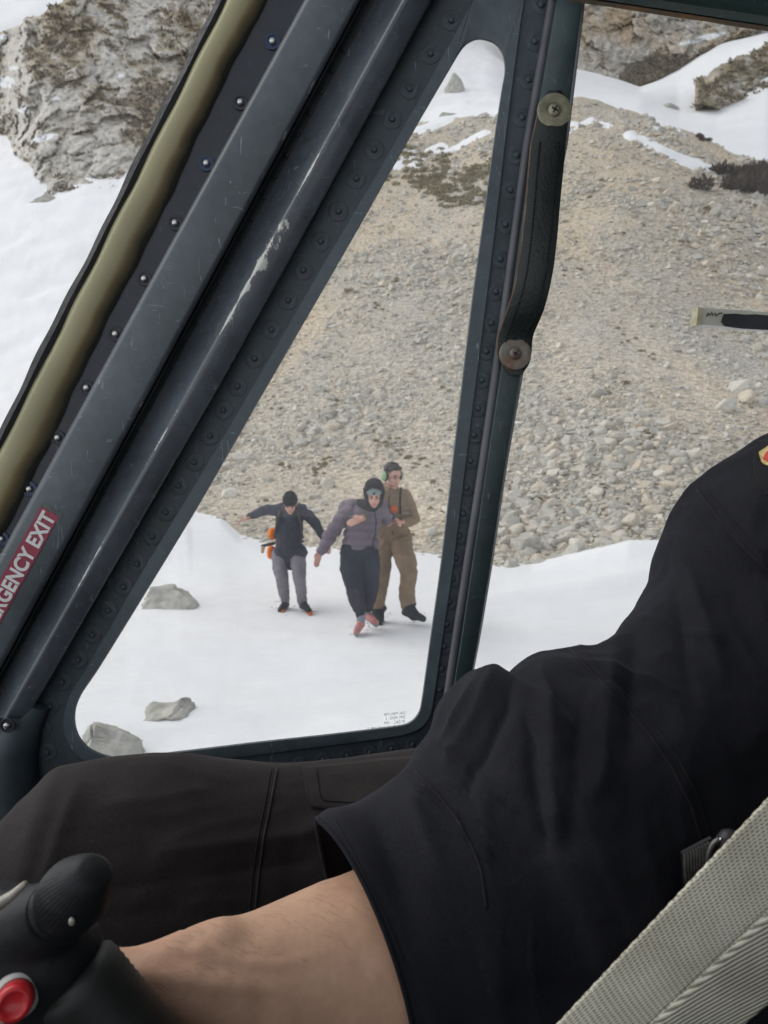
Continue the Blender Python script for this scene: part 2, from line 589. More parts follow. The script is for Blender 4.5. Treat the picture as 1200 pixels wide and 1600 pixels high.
basin, basin_co = fan('snow_basin', {
    760: [(80, 260), (110, 150), (140, 120), (260, 60)],
    890: [(75, 240), (100, 118), (130, 96), (260, 40)],
    1000: [(70, 260), (92, 150), (125, 128), (260, 60)],
    1060: [(66, 290), (85, 190), (115, 110), (260, 40)],
    1120: [(64, 320), (80, 215), (112, 84), (130, 60), (260, 0)],
    1200: [(60, 350), (75, 240), (105, 66), (130, 40), (260, -20)],
    1500: [(60, 480), (80, 330), (110, 140), (260, 20)],
    2200: [(60, 640), (80, 560), (110, 420), (260, 300)]}, 60, 260, 120, np.arange(760, 2201, 6.0), M['snow'], 31)
tag(basin, 'smooth snow hollow beyond the brow of the scree', kind='structure')
upper, _ = fan('snow_backdrop', {
    -900: [(100, 260), (150, 120), (260, -120), (420, -330)],
    200: [(100, 200), (150, 60), (260, -180), (420, -420)],
    800: [(125, 190), (150, 115), (200, 20), (260, -220), (420, -460)],
    1300: [(130, 200), (150, 110), (190, 0), (260, -200), (420, -420)],
    2200: [(130, 300), (170, 200), (260, 0), (420, -150)]}, 130, 420, 60, np.arange(-900, 2201, 14.0), M['snow'], 37, 3.0)
tag(upper, 'high snow slope added as a white backdrop above the crags', kind='structure')  # added slope keeps the opening white where sky would show bluish


# ------------------------------------------------------------------ cliffs
def cliff(name, label, poly, d_of, step, mat, seed, relief, grass_fn, margin=(0, 0, 0, 0), strata=(0.0, 1.0)):
    """Rock face filling a rough outline: a fine sheet with ledges and ribs in true relief; it thickens backwards at its rim."""
    x0, y0 = min(p[0] for p in poly), min(p[1] for p in poly)
    x1, y1 = max(p[0] for p in poly), max(p[1] for p in poly)
    gx, gy = np.arange(x0, x1 + step, step), np.arange(y0, y1 + step, step)
    X, Y = np.meshgrid(gx, gy, indexing='ij')
    D = d_of(X, Y)
    co = Pn(X, Y, D)
    q = co.copy()
    q2 = q + 2.5 * np.stack([fbm(q * 0.12, 3, seed + 50), fbm(q * 0.12, 3, seed + 60), fbm(q * 0.12, 3, seed + 70)], -1)
    ribs = fbm(q2 * np.array([0.42, 0.42, 0.14]), 5, seed, 0.55, True)
    blocks = fbm(q2 * 0.22, 5, seed + 7, 0.55)
    tilt = q2[..., 2] + strata[0] * q2[..., 0]
    ledge = (np.abs(((tilt * strata[1] + 0.7 * blocks) % 1.0) - 0.5) * 2)
    cq = q2 * np.array([0.33, 0.33, 0.22])
    crag = np.abs(vnoise(cq, seed + 21)) + 0.5 * np.abs(vnoise(cq * 2.3, seed + 22)) + 0.28 * np.abs(vnoise(cq * 5.1, seed + 23)) + 0.16 * np.abs(vnoise(cq * 11, seed + 24))
    step = np.floor(blocks * 5 + 0.6 * vnoise(q * 0.8, seed + 31)) / 5
    fa, ja = facets(q2 * np.array([0.20, 0.20, 0.13]), seed + 40)
    fb, jb = facets(q2 * np.array([0.55, 0.55, 0.34]) + 3.1, seed + 41)
    fc, jc = facets(q2 * np.array([1.3, 1.3, 0.9]) + 7.7, seed + 42)
    rel = relief * (0.25 * ribs + 0.35 * blocks + 0.25 * step + 0.9 * fa + 0.42 * fb + 0.18 * fc - 0.22 * (1 - ja) - 0.14 * (1 - jb) - 0.04 * (1 - jc) + 0.12 * fbm(q * 1.6, 4, seed + 3, 0.6))
    # signed distance (pixels) inside the outline
    inside = np.zeros(X.shape, bool)
    pts = poly + [poly[0]]
    for (ax, ay), (bx, by) in zip(pts[:-1], pts[1:]):
        cond = ((ay > Y) != (by > Y)) & (X < (bx - ax) * (Y - ay) / (by - ay + 1e-9) + ax)
        inside ^= cond
    sd = np.full(X.shape, 1e9)
    for (ax, ay), (bx, by) in zip(pts[:-1], pts[1:]):
        dx, dy = bx - ax, by - ay
        t = np.clip(((X - ax) * dx + (Y - ay) * dy) / (dx * dx + dy * dy + 1e-9), 0, 1)
        sd = np.minimum(sd, np.hypot(X - ax - t * dx, Y - ay - t * dy))
    sd = np.where(inside, sd, -sd) + 9 * fbm(np.stack([X, Y, 0 * X], -1) * 0.045, 4, seed + 11)
    D2 = D - rel + np.clip(6 - sd, 0, 60) ** 1.5 * 0.05 * (Y < 200)      # rim falls away behind
    co = Pn(X, Y, D2)
    # slope-based ledge cover
    gxv = np.gradient(co, axis=0); gyv = np.gradient(co, axis=1)
    nn = np.cross(gxv, gyv); nn /= np.linalg.norm(nn, axis=-1, keepdims=True) + 1e-9
    upness = np.abs(nn[..., 2])
    g = grass_fn(X, Y, co, upness)
    cap = np.full(X.shape, -1.0)
    for (cx, cy, rx, ry) in ((8, 128, 18, 9), (20, 106, 7, 4), (36, 172, 9, 5), (6, 58, 8, 5), (66, 216, 26, 6), (150, 22, 12, 3), (88, 155, 8, 3), (190, 118, 5, 3), (1098, 60, 40, 5), (1150, 78, 30, 4)):
        cap = np.maximum(cap, 1 - np.hypot((X - cx) / rx, (Y - cy + 0.25 * (X - cx) * (rx > 20)) / ry))
    cap = np.clip((cap + 0.45 * fbm(co * 0.9, 3, seed + 90)) * 6, 0, 1)
    n, k = X.shape
    ix = np.arange(n * k).reshape(n, k)
    f = np.stack([ix[:-1, :-1], ix[1:, :-1], ix[1:, 1:], ix[:-1, 1:]], -1).reshape(-1, 4)
    ok = (sd.ravel()[f].max(1) > -4)
    V2, F2, u = compact(co.reshape(-1, 3), f[ok])
    o = mesh_np(name, V2, F2, mat, attrs={'grass': g.ravel()[u], 'snowcap': cap.ravel()[u]}, smooth=True)
    tag(o, label, kind='structure')
    return co, sd, g, X, Y


def gleft(X, Y, co, up):
    g = fbm(co * 0.10, 5, 77, 0.6) * 1.7 + fbm(co * 0.55, 4, 78) * 1.0 + (up - 0.42) * 2.2 + 0.22
    # bare walls in the photo: the lower buttress, the pale wall above it
    for (cx, cy, rx, ry) in ((125, 235, 70, 60), (185, 90, 45, 60), (70, 165, 45, 30), (230, 40, 20, 35)):
        g = g - 1.3 * np.exp(-(((X - cx) / rx) ** 2 + ((Y - cy) / ry) ** 2))
    return np.clip(g * 1.6, 0, 1)


def dleft(X, Y):
    w = 26 * fbm(np.stack([X, Y, 0 * X], -1) * 0.03, 4, 6)
    t = np.clip((72 - X + w) / 85, 0, 1); t = t * t * (3 - 2 * t)
    return 84.3 + (300 - Y) * 0.085 + 17 * t + 0.00009 * (X - 120) ** 2


left_poly = [(-420, 300), (-60, 262), (0, 250), (36, 260), (40, 285), (48, 310), (58, 330), (95, 338), (160, 335), (205, 325), (300, 300), (420, 280), (440, -200), (150, -200), (108, 0), (60, 28), (18, 46), (-40, 60), (-200, 90), (-420, 120)]
CL = cliff('cliff', 'grey limestone crag with dead grass ledges seen through the windscreen', left_poly, dleft, 2.0, M['cliff_left'], 5, 1.5, gleft, strata=(0.25, 0.16))


def gright(X, Y, co, up):
    edge = np.interp(X, [880, 960, 1000, 1060, 1120, 1200, 1500], [200, 118, 88, 70, 56, 40, 0])
    g = fbm(co * 0.16, 4, 87) * 1.2 + (Y - edge) / 16.0 - 0.35
    return np.clip(g, 0, 1)


def dright(X, Y):
    return 118 + (110 - Y) * 0.07 - (X - 1000) * 0.012


right_poly = [(800, 90), (880, 104), (930, 122), (978, 140), (1008, 134), (1050, 112), (1100, 84), (1150, 62), (1220, 36), (1500, -60), (1500, -260), (800, -260)]
CR = cliff('cliff_beyond', 'ochre streaked rock wall above the snow hollow', right_poly, dright, 1.8, M['cliff_right'], 15, 1.5, gright, strata=(-0.9, 0.2))


def gout(X, Y, co, up):
    return np.clip(0.55 + fbm(co * 0.3, 5, 93, 0.6) * 1.6, 0, 1)


out_poly = [(1086, 140), (1088, 128), (1112, 122), (1130, 104), (1160, 92), (1200, 72), (1300, 40), (1420, 60), (1380, 110), (1250, 146), (1196, 152), (1150, 160), (1128, 160), (1112, 172), (1088, 168)]
CO_ = cliff('rock_outcrop', 'brown grassy rock outcrop standing out of the snow hollow', out_poly, lambda X, Y: 91 + (150 - Y) * 0.11, 1.6, M['cliff_right'], 25, 1.1, gout, strata=(0.9, 0.3))

# ------------------------------------------------------------------ dry grass and low scrub on the hillside and crags
def leaf_cloud(centers, radii, n_per, size, mat, name, seed, tall=0.8, flatten=0.7):
    rng = np.random.default_rng(seed)
    C = np.repeat(centers, n_per, 0); Rr = np.repeat(radii, n_per)
    n = len(C)
    u = rng.normal(size=(n, 3)); u /= np.linalg.norm(u, axis=1, keepdims=True)
    r = rng.random(n) ** 0.45
    u[:, 2] = np.abs(u[:, 2]) * tall
    pos = C + u * (Rr * r)[:, None]
    s = Rr * size * rng.uniform(0.6, 1.4, n)
    d = u + rng.normal(scale=0.5, size=(n, 3)); d[:, 2] += 0.5
    d /= np.linalg.norm(d, axis=1, keepdims=True)
    side = np.cross(d, rng.normal(size=(n, 3))); side /= np.linalg.norm(side, axis=1, keepdims=True)
    w = 0.28
    tri = np.stack([pos - side * (s * w)[:, None], pos + side * (s * w)[:, None], pos + d * s[:, None]], 1)
    V = tri.reshape(-1, 3); F = np.arange(len(V)).reshape(-1, 3)
    return V, F, np.repeat(rng.random(n), 3)


def leaf_mat(name, stops):
    m, nt, b = new_mat(name)
    nt.links.new(ramp(nt, attr_node(nt, 'tint').outputs['Fac'], stops), b.inputs['Base Color'])
    b.inputs['Roughness'].default_value = 0.9
    b.inputs['Specular IOR Level'].default_value = 0.1
    return m


M['grass'] = leaf_mat('dry_grass', [(0, (0.17, 0.15, 0.08)), (0.5, (0.27, 0.235, 0.13)), (1, (0.42, 0.36, 0.23))])
M['scrub'] = leaf_mat('dwarf_scrub', [(0, (0.14, 0.12, 0.085)), (0.6, (0.25, 0.21, 0.155)), (1, (0.36, 0.31, 0.235))])
M['heather'] = leaf_mat('heather_twigs', [(0, (0.055, 0.042, 0.04)), (0.6, (0.10, 0.075, 0.07)), (1, (0.15, 0.12, 0.09))])

rng = np.random.default_rng(11)
cen, rad = [], []
BLOBS = [(636, 236, 14, 16, 14), (650, 262, 18, 20, 26), (672, 285, 22, 18, 44), (690, 262, 12, 24, 24), (692, 300, 20, 12, 30), (745, 275, 26, 14, 34), (730, 300, 34, 16, 44), (640, 285, 30, 10, 16), (715, 318, 30, 8, 20), (752, 312, 14, 12, 14), (765, 262, 14, 10, 10),
         (520, 625, 14, 6, 7), (600, 690, 14, 10, 10), (618, 700, 12, 10, 8), (655, 725, 14, 8, 7), (500, 735, 12, 10, 8), (488, 745, 8, 14, 6), (512, 722, 8, 6, 5), (452, 730, 10, 6, 5), (640, 715, 20, 6, 6),
         (985, 530, 18, 8, 6), (1010, 555, 12, 8, 5), (975, 600, 14, 8, 5), (870, 690, 16, 10, 6), (1010, 680, 20, 16, 8), (870, 770, 14, 14, 6), (935, 760, 12, 20, 6), (960, 660, 10, 14, 4), (1075, 380, 10, 6, 4), (1170, 355, 8, 6, 5), (1108, 330, 10, 6, 3), (590, 480, 14, 6, 5), (545, 460, 8, 6, 5), (620, 440, 10, 5, 4), (700, 610, 12, 6, 3), (430, 640, 16, 8, 4), (905, 420, 9, 5, 3)]
for (cx, cy, rx, ry, n) in BLOBS:
    for _ in range(n):
        x, y = cx + rng.normal() * rx * 0.6, cy + rng.normal() * ry * 0.6
        D = depth_of(x, y)
        if D is None or D > 95: continue
        cen.append(ground_at(np.array(x), np.array(D)).reshape(3)); rad.append(D / FPX * rng.uniform(2.6, 5.5) * (1.35 if cy < 340 else 0.85))
for _ in range(170):
    x, y = rng.uniform(320, 1240), rng.uniform(200, 860)
    D = depth_of(x, y)
    if D is None or D > 60: continue
    c = ground_at(np.array(x), np.array(D)).reshape(3)
    if snow_margin(np.array(x), np.array(y), np.array(D), c) > -0.2: continue
    if fbm(c * 0.3, 2, 55) < 0.02: continue
    cen.append(c); rad.append(D / FPX * rng.uniform(2, 5))
V, F, T = leaf_cloud(np.array(cen), np.array(rad), 70, 0.55, None, '', 3)
tag(mesh_np('grass', V, F, M['grass'], attrs={'tint': T}, smooth=False), 'olive brown tussocks of dry grass among the scree', 'grass', kind='stuff')

# scrub on the crags
cen, rad = [], []
for (cc, n, lo) in ((CL, 2200, 0.55), (CR, 500, 0.5), (CO_, 260, 0.3)):
    co, sd, g, X, Y = cc
    cand = np.argwhere((g > lo) & (sd > -1))
    pick = cand[rng.integers(0, len(cand), n)]
    for i, j in pick:
        cen.append(co[i, j]); rad.append(rng.uniform(0.25, 0.75))
V, F, T = leaf_cloud(np.array(cen), np.array(rad), 26, 0.7, None, '', 4)
tag(mesh_np('scrub', V, F, M['scrub'], attrs={'tint': T}, smooth=False), 'low leafless scrub clinging to the crags', 'scrub', kind='stuff')


def bush(name, label, px, py, rx, ry, n, mat, D, seed, group=None):
    rng = np.random.default_rng(seed)
    c0 = ground_at(np.array(float(px)), np.array(D)).reshape(3)
    root = thing(name, label, 'bush', tuple(c0), group)
    k = D / FPX
    cen = []
    for _ in range(n):
        x, y = px + rng.normal() * rx * 0.5, py + ry * rng.uniform(-0.3, 0.7)
        d = depth_of(x, y)
        if d is None or d > D * 1.25: d = D
        cen.append(ground_at(np.array(x), np.array(d)).reshape(3))
    V, F, T = leaf_cloud(np.array(cen), np.full(len(cen), min(rx, ry) * 0.55 * k), 260, 0.35, None, '', seed, tall=1.0)
    mesh_np('foliage', V, F, mat, root, attrs={'tint': T}, smooth=False)
    for c in cen[::2]:
        for _ in range(2):
            bm = bmesh.new()
            d = Vector((rng.normal(), rng.normal(), 1.6)).normalized()
            s = Vector(c); e = s + d * (min(rx, ry) * 0.5 * k)
            tube_bm(bm, [s - d * 0.1, e], [0.02, 0.006], 5)
            bm_obj('stem', bm, M['heather'], root)
    return root


def tube_bm(bm, pts, rad, n=8, caps=True):
    pts = [Vector(p) for p in pts]
    rings = []
    t0 = (pts[1] - pts[0]).normalized()
    ref = Vector((0, 0, 1)) if abs(t0.z) < 0.9 else Vector((1, 0, 0))
    u = t0.cross(ref).normalized()
    for i, p in enumerate(pts):
        t = (pts[min(i + 1, len(pts) - 1)] - pts[max(i - 1, 0)]).normalized()
        u = (u - t * u.dot(t)).normalized()
        w = t.cross(u)
        r = rad[i] if hasattr(rad, '__len__') else rad
        rings.append([bm.verts.new(p + (u * math.cos(a) + w * math.sin(a)) * r) for a in (2 * math.pi * k / n for k in range(n))])
    for a, b_ in zip(rings[:-1], rings[1:]):
        for k in range(n):
            bm.faces.new((a[k], a[(k + 1) % n], b_[(k + 1) % n], b_[k]))
    if caps:
        bm.faces.new(rings[0][::-1]); bm.faces.new(rings[-1])
    return rings


bush('heather_bush', 'large dark purple brown heather bush on the scree brow', 1178, 282, 62, 34, 26, M['heather'], depth_of(1178, 290) or 44.0, 1)
bush('heather_bush', 'small round dark bush alone on the brow above the long snow patch', 1094, 217, 14, 10, 5, M['heather'], depth_of(1094, 221) or 50.0, 2)
bush('scrub_bush', 'low green brown bush at the foot of the heather beside the long snow patch', 1128, 268, 16, 10, 6, M['grass'], depth_of(1128, 272) or 45.0, 3)


# ------------------------------------------------------------------ stones
def rock_mesh(seed, sub=2, facets=9, flat=0.7, rough=0.08):
    rng = np.random.default_rng(seed)
    bm = bmesh.new()
    bmesh.ops.create_icosphere(bm, subdivisions=sub, radius=1.0)
    V = np.array([v.co[:] for v in bm.verts])
    for _ in range(facets):                       # knock flat faces off
        n = rng.normal(size=3); n /= np.linalg.norm(n)
        h = rng.uniform(0.55, 0.85)
        d = V @ n
        V -= np.outer(np.clip(d - h, 0, None), n)
    V *= (1 + rough * fbm(V * 2.2 + seed, 3, seed))[:, None]
    V *= np.array([1.0, rng.uniform(0.65, 0.95), flat * rng.uniform(0.8, 1.1)])
    for v, c in zip(bm.verts, V): v.co = c
    return bm


def _arrays(bm):
    bm.verts.ensure_lookup_table()
    V = np.array([v.co[:] for v in bm.verts]); F = np.array([[v.index for v in f.verts] for f in bm.faces])
    return V, F


def chip_mesh(seed):
    rng = np.random.default_rng(seed)
    bm = bmesh.new()
    bmesh.ops.create_cube(bm, size=2.0)
    V = np.array([v.co[:] for v in bm.verts]) * rng.uniform(0.45, 1.0, (8, 3))
    V += rng.normal(size=(8, 3)) * 0.12
    V = V / np.abs(V).max() * np.array([1.05, rng.uniform(0.6, 0.95), rng.uniform(0.4, 0.7)])
    for v, c in zip(bm.verts, V): v.co = c
    bmesh.ops.triangulate(bm, faces=bm.faces[:])
    bm.verts.index_update()
    return bm


protos = []
for k in range(20):
    bmr = chip_mesh(400 + k); protos.append(_arrays(bmr)); bmr.free()
for k in range(8):
    bmr = rock_mesh(100 + k, 1, 8, 0.75, 0.0); bmr.verts.index_update()
    protos.append(_arrays(bmr)); bmr.free()
big = []
for k in range(10):
    bmr = rock_mesh(200 + k, 3, 1, 0.7, 0.0)
    V = np.array([v.co[:] for v in bmr.verts]); V /= np.linalg.norm(V, axis=1, keepdims=True)
    V = np.sign(V) * np.abs(V) ** 0.5
    rg = np.random.default_rng(900 + k)
    for _ in range(7):
        n_ = rg.normal(size=3); n_ /= np.linalg.norm(n_)
        V -= np.outer(np.clip(V @ n_ - rg.uniform(0.6, 0.95), 0, None), n_)
    V *= (1 + 0.06 * fbm(V * 2.2 + k, 3, k))[:, None]
    V = V / np.abs(V).max(0) * np.array([1.0, rg.uniform(0.6, 0.9), rg.uniform(0.42, 0.7)])
    for v, c_ in zip(bmr.verts, V): v.co = c_
    me = bpy.data.meshes.new('stone'); bmr.to_mesh(me); bmr.free(); me.materials.append(M['stone'])
    big.append(me)

rng = np.random.default_rng(5)
cands = []
N = 64000
_sx = np.where(rng.random(N) < 0.42, rng.uniform(300, 800, N), rng.uniform(770, 1270, N))
_sy = rng.uniform(160, 892, N)
_ic = np.clip(np.rint(np.interp(_sx, COLS, np.arange(nC))).astype(int), 0, nC - 1)
ENV = np.minimum.accumulate(PYR, 1)
_sD = np.full(N, 999.0)
for c_ in np.unique(_ic):
    k_ = np.where(_ic == c_)[0]
    _sD[k_] = np.interp(-_sy[k_], -ENV[c_], DS, right=999.0)
k_ = np.where(_sD < 72)[0]
_sx, _sy, _sD = _sx[k_], _sy[k_], _sD[k_]
_sc = ground_at(_sx, _sD)
_m = snow_margin(_sx, _sy, _sD, _sc)
_dens = fbm(_sc * np.array([0.35, 0.13, 0.13]), 4, 61) - np.where(_sx < 800, 0.10, 0.0) + 0.10 * np.clip((16 - _sD) / 4, -1, 1)
_ok = (_m < 0.12) & (rng.random(len(_sx)) < 0.86 + 1.3 * _dens)
_size = (0.023 + 0.0018 * _sD) * np.exp(np.minimum(rng.normal(size=len(_sx)) * 0.55, 1.35)) * (1 + 0.8 * np.clip(_dens, -0.3, 0.5))
cands = [(a_ / d_, a_, x_, y_, d_, c_) for a_, x_, y_, d_, c_ in zip(_size[_ok], _sx[_ok], _sy[_ok], _sD[_ok], _sc[_ok])]
# the bigger stones one can point at in the photograph (pixel, width)
for (x, y, w) in [(1152, 610, 46), (1166, 628, 38), (1130, 640, 40), (1195, 630, 26), (935, 618, 30), (1003, 648, 26), (815, 858, 62), (985, 822, 44), (855, 828, 30), (955, 740, 22), (880, 742, 24), (905, 790, 26), (1060, 775, 24), (418, 752, 20), (388, 748, 16), (508, 760, 34), (640, 408, 18), (545, 640, 26), (700, 480, 14), (930, 560, 18), (565, 610, 18), (490, 690, 20), (360, 775, 30), (700, 800, 24), (690, 850, 22), (675, 835, 26),
                  (1010, 440, 14), (1050, 160, 22), (1115, 335, 30), (1090, 330, 16), (1120, 300, 12), (860, 640, 20), (1035, 700, 22), (790, 810, 24), (1020, 800, 28), (840, 795, 20)]:
    D = depth_of(x, y)
    if D is None: continue
    c = ground_at(np.array(float(x)), np.array(D)).reshape(3)
    s = w * 0.5 * D / FPX
    cands.append((s / D, s, x, y, D, c))
cands.sort(key=lambda t: -t[0])
for k, (ap, s, x, y, D, c) in enumerate(cands[:290]):
    o = bpy.data.objects.new('stone', big[k % len(big)])
    o.location = (c[0], c[1], c[2] + 0.12 * s)
    o.rotation_euler = (rng.normal() * 0.35, rng.normal() * 0.35, rng.uniform(0, 6.28))
    o.scale = (s, s, s)
    COL.objects.link(o)
    o.parent = scree
rest = cands[290:]
Vs, Fs, Ts, off = [], [], [], 0
for (ap, s, x, y, D, c) in rest:
    V, F = protos[rng.integers(0, len(protos))]
    a, b2 = rng.uniform(0, 6.28), rng.normal() * 0.5
    ca, sa, cb, sb = math.cos(a), math.sin(a), math.cos(b2), math.sin(b2)
    Rm = np.array([[ca, -sa, 0], [sa, ca, 0], [0, 0, 1]]) @ np.array([[1, 0, 0], [0, cb, -sb], [0, sb, cb]])
    Vs.append(V @ Rm.T * s + c + np.array([0, 0, 0.1 * s])); Fs.append(F + off); off += len(V)
    Ts.append(np.full(len(V), rng.random()))
o = mesh_np('scree_stones', np.concatenate(Vs), np.concatenate(Fs), M['stone_joined'], scree, smooth=False, attrs={'tint': np.concatenate(Ts)})
tag(o, kind='stuff')


# ------------------------------------------------------------------ boulders standing out of the snow
PYS = pix(SNOWV)[1]


def snow_point(px, py):
    i = int(round(np.interp(px, COLS, np.arange(nC))))
    prof = np.minimum(PYS[i], 1e9)
    ok = np.argwhere((prof[:-1] > py) & (prof[1:] <= py))
    j = int(ok[0][0])
    t = (prof[j] - py) / max(1e-6, prof[j] - prof[j + 1])
    return SNOWV[i, j] * (1 - t) + SNOWV[i, j + 1] * t, DS[j] * (1 - t) + DS[j + 1] * t


def boulder(label, px, py, w, h, seed, boxy=0.7, tilt=0.0, deep=0.5, at=None, taper=0.0, parts=1):
    """px, py: the middle of its foot on the snow; w, h: its visible width and height in photo pixels."""
    if at is None: base, D = snow_point(px, py)
    else: base, D = np.array(P(px, py, at)), at
    k = D / FPX
    bmr = bmesh.new()
    bmesh.ops.create_icosphere(bmr, subdivisions=5, radius=1.0)
    V = np.array([v.co[:] for v in bmr.verts])
    V = np.sign(V) * np.abs(V) ** boxy
    V /= np.abs(V).max(0)
    rng = np.random.default_rng(seed)
    for _ in range(9):
        n = rng.normal(size=3); n[2] = abs(n[2]) * 0.9; n /= np.linalg.norm(n)
        hh = rng.uniform(0.60, 0.95)
        V -= np.outer(np.clip(V @ n - hh, 0, None), n)
    V[:, 0] *= 1 - taper * (V[:, 2] * 0.5 + 0.5)
    if parts > 1: V[:, 2] *= 0.72 + 0.28 * np.cos(V[:, 0] * parts * 2.4 + seed)
    crack = np.abs(vnoise(V * np.array([1.6, 1.6, 2.6]) + seed, seed))
    fa, ja = facets(V * 1.5 + seed, seed)
    fb, jb = facets(V * 4.0 + seed, seed + 5)
    V = V * (1 + 0.07 * fbm(V * 1.7 + seed, 5, seed, 0.55) + 0.09 * fa + 0.025 * fb - 0.05 * (1 - ja) - 0.015 * (1 - jb))[:, None]
    V += 0.018 * np.stack([fbm(V * 7, 3, seed + 4), fbm(V * 7, 3, seed + 5), fbm(V * 7, 3, seed + 6)], -1)
    V = V * np.array([w * 0.5 * k, w * 0.36 * k, h * k * (1 + deep) * 0.5])
    cx, sx = math.cos(tilt), math.sin(tilt)
    V = V @ np.array([[cx, 0, sx], [0, 1, 0], [-sx, 0, cx]]).T
    for v_, c_ in zip(bmr.verts, V): v_.co = c_
    o = bm_obj('boulder', bmr, M['boulder'], None, auto=45)
    o.location = (base[0], base[1] + w * 0.30 * k, base[2] + h * k * (0.5 - deep * 0.5))
    tag(o, label, 'boulder')
    return o


boulder('long grey boulder half buried in the snow left of the walking people', 250, 953, 112, 31, 301, 0.6, -0.10, 0.6)
boulder('pale lichen spotted block at the lower corner of the small door window', 156, 1192, 118, 58, 318, 0.42, 0.04, 0.6)
boulder('thin jagged rock rib poking up through the snow above the lichen spotted block', 250, 1124, 96, 22, 323, 0.8, -0.28, 0.8, parts=2)
boulder('rounded pointed boulder alone on the high snow at the top of the door window', 712, 145, 44, 38, 334, 0.9, 0, 0.4, taper=0.55)
boulder('flat grey slab lying on the high snow below the pointed boulder', 706, 180, 36, 8, 345, 0.8)
boulder('low grey boulder on the snow at the foot of the left crag', 66, 316, 58, 20, 356, 0.7)
boulder('small rock on the snow hollow beside the brow of the scree', 1049, 166, 28, 9, 367, 0.8, at=92.0)
# ------------------------------------------------------------------ helicopter cabin
def paint_mat(name, c, rough, wear=(0.5, 0.52, 0.5), wear_attr=False, vari=0.25, spec=0.5, scratch=True):
    """Grey aircraft enamel: cloudy, dusty, finely scratched; attribute "wear" bares metal."""
    m, nt, b = new_mat(name)
    v = obj_coord(nt)
    n1 = tex_noise(nt, v, 7.0, 7, 0.6)
    n2 = tex_noise(nt, v, 60.0, 5, 0.6)
    lo = tuple(x * (1 - vari) for x in c); hi = tuple(x * (1 + vari) for x in c)
    col = ramp(nt, n1, [(0.3, lo), (0.7, hi)])
    col = mixrgb(nt, 1.0, col, ramp(nt, n2, [(0.3, (0.86,) * 3), (0.7, (1.1,) * 3)]), 'MULTIPLY')
    if scratch:
        vs = obj_coord(nt, 'Object', (26, 26, 3))
        n3 = tex_noise(nt, vs, 7.0, 3, 0.5, 1.2)
        f = ramp(nt, n3, [(0.675, (0, 0, 0)), (0.71, (0.6,) * 3)])
        col = mixrgb(nt, f, col, tuple(min(1, x * 3.2) for x in c))
        vs2 = obj_coord(nt, 'Object', (5, 5, 22))
        n4 = tex_noise(nt, vs2, 9.0, 3, 0.5, 1.0)
        f = ramp(nt, n4, [(0.685, (0, 0, 0)), (0.72, (0.5,) * 3)])
        col = mixrgb(nt, f, col, tuple(min(1, x * 3.0) for x in c))
    rr = nt.nodes.new('ShaderNodeMapRange')
    rr.inputs['From Min'].default_value = 0.3; rr.inputs['From Max'].default_value = 0.7
    rr.inputs['To Min'].default_value = rough * 0.8; rr.inputs['To Max'].default_value = min(1, rough * 1.25)
    nt.links.new(n1, rr.inputs['Value'])
    if wear_attr:
        w = attr_node(nt, 'wear').outputs['Fac']
        nw = tex_noise(nt, obj_coord(nt, 'Object', (1, 1, 0.5)), 48.0, 6, 0.7)
        ad = nt.nodes.new('ShaderNodeMath'); ad.operation = 'ADD'
        nt.links.new(w, ad.inputs[0]); nt.links.new(nw, ad.inputs[1])
        fw = ramp(nt, ad.outputs[0], [(0.86, (0, 0, 0)), (0.90, (1, 1, 1))])
        col = mixrgb(nt, fw, col, wear)
    nt.links.new(col, b.inputs['Base Color'])
    nt.links.new(rr.outputs[0], b.inputs['Roughness'])
    b.inputs['Specular IOR Level'].default_value = spec
    bump_to(nt, b, n2, 0.10, 0.002)
    return m


M['pillar'] = paint_mat('pillar_enamel', (0.096, 0.114, 0.128), 0.42, (0.42, 0.43, 0.42), True)
M['tube'] = paint_mat('rail_enamel', (0.094, 0.109, 0.126), 0.27, (0.62, 0.62, 0.55), True)
M['frame'] = paint_mat('door_enamel', (0.054, 0.070, 0.081), 0.5)
M['flange'] = paint_mat('flange_enamel', (0.094, 0.122, 0.135), 0.5)
M['groove'] = paint_mat('shadow_gap_enamel', (0.026, 0.032, 0.038), 0.5)
M['navy'] = paint_mat('side_panel_enamel', (0.026, 0.030, 0.040), 0.45)
M['post'] = paint_mat('post_green_enamel', (0.050, 0.074, 0.077), 0.42)
M['beam'] = paint_mat('beam_green_enamel', (0.012, 0.034, 0.030), 0.5, vari=0.35)
M['lining'] = noise_mat('cabin_lining', (0.03, 0.033, 0.035), (0.05, 0.053, 0.055), 6, 0.8)

m, nt, b = new_mat('old_sealant')
acr = attr_node(nt, 'across').outputs['Fac']
n1 = tex_noise(nt, obj_coord(nt), 14.0, 6, 0.65)
n2 = tex_noise(nt, obj_coord(nt), 4.0, 4, 0.5)
ad = nt.nodes.new('ShaderNodeMath'); ad.operation = 'MULTIPLY_ADD'
nt.links.new(n1, ad.inputs[0]); ad.inputs[1].default_value = 0.30; nt.links.new(acr, ad.inputs[2])
c = ramp(nt, ad.outputs[0], [(0.10, (0.055, 0.052, 0.034)), (0.2, (0.37, 0.345, 0.19)), (0.62, (0.34, 0.305, 0.165)), (0.80, (0.20, 0.145, 0.065)), (0.97, (0.08, 0.07, 0.042)), (1.08, (0.035, 0.035, 0.025))])
c = mixrgb(nt, ramp(nt, n2, [(0.55, (0, 0, 0)), (0.75, (0.4,) * 3)]), c, (0.10, 0.095, 0.06))
nt.links.new(c, b.inputs['Base Color'])
b.inputs['Roughness'].default_value = 0.45
bump_to(nt, b, n1, 0.25, 0.004)
M['sealant'] = m
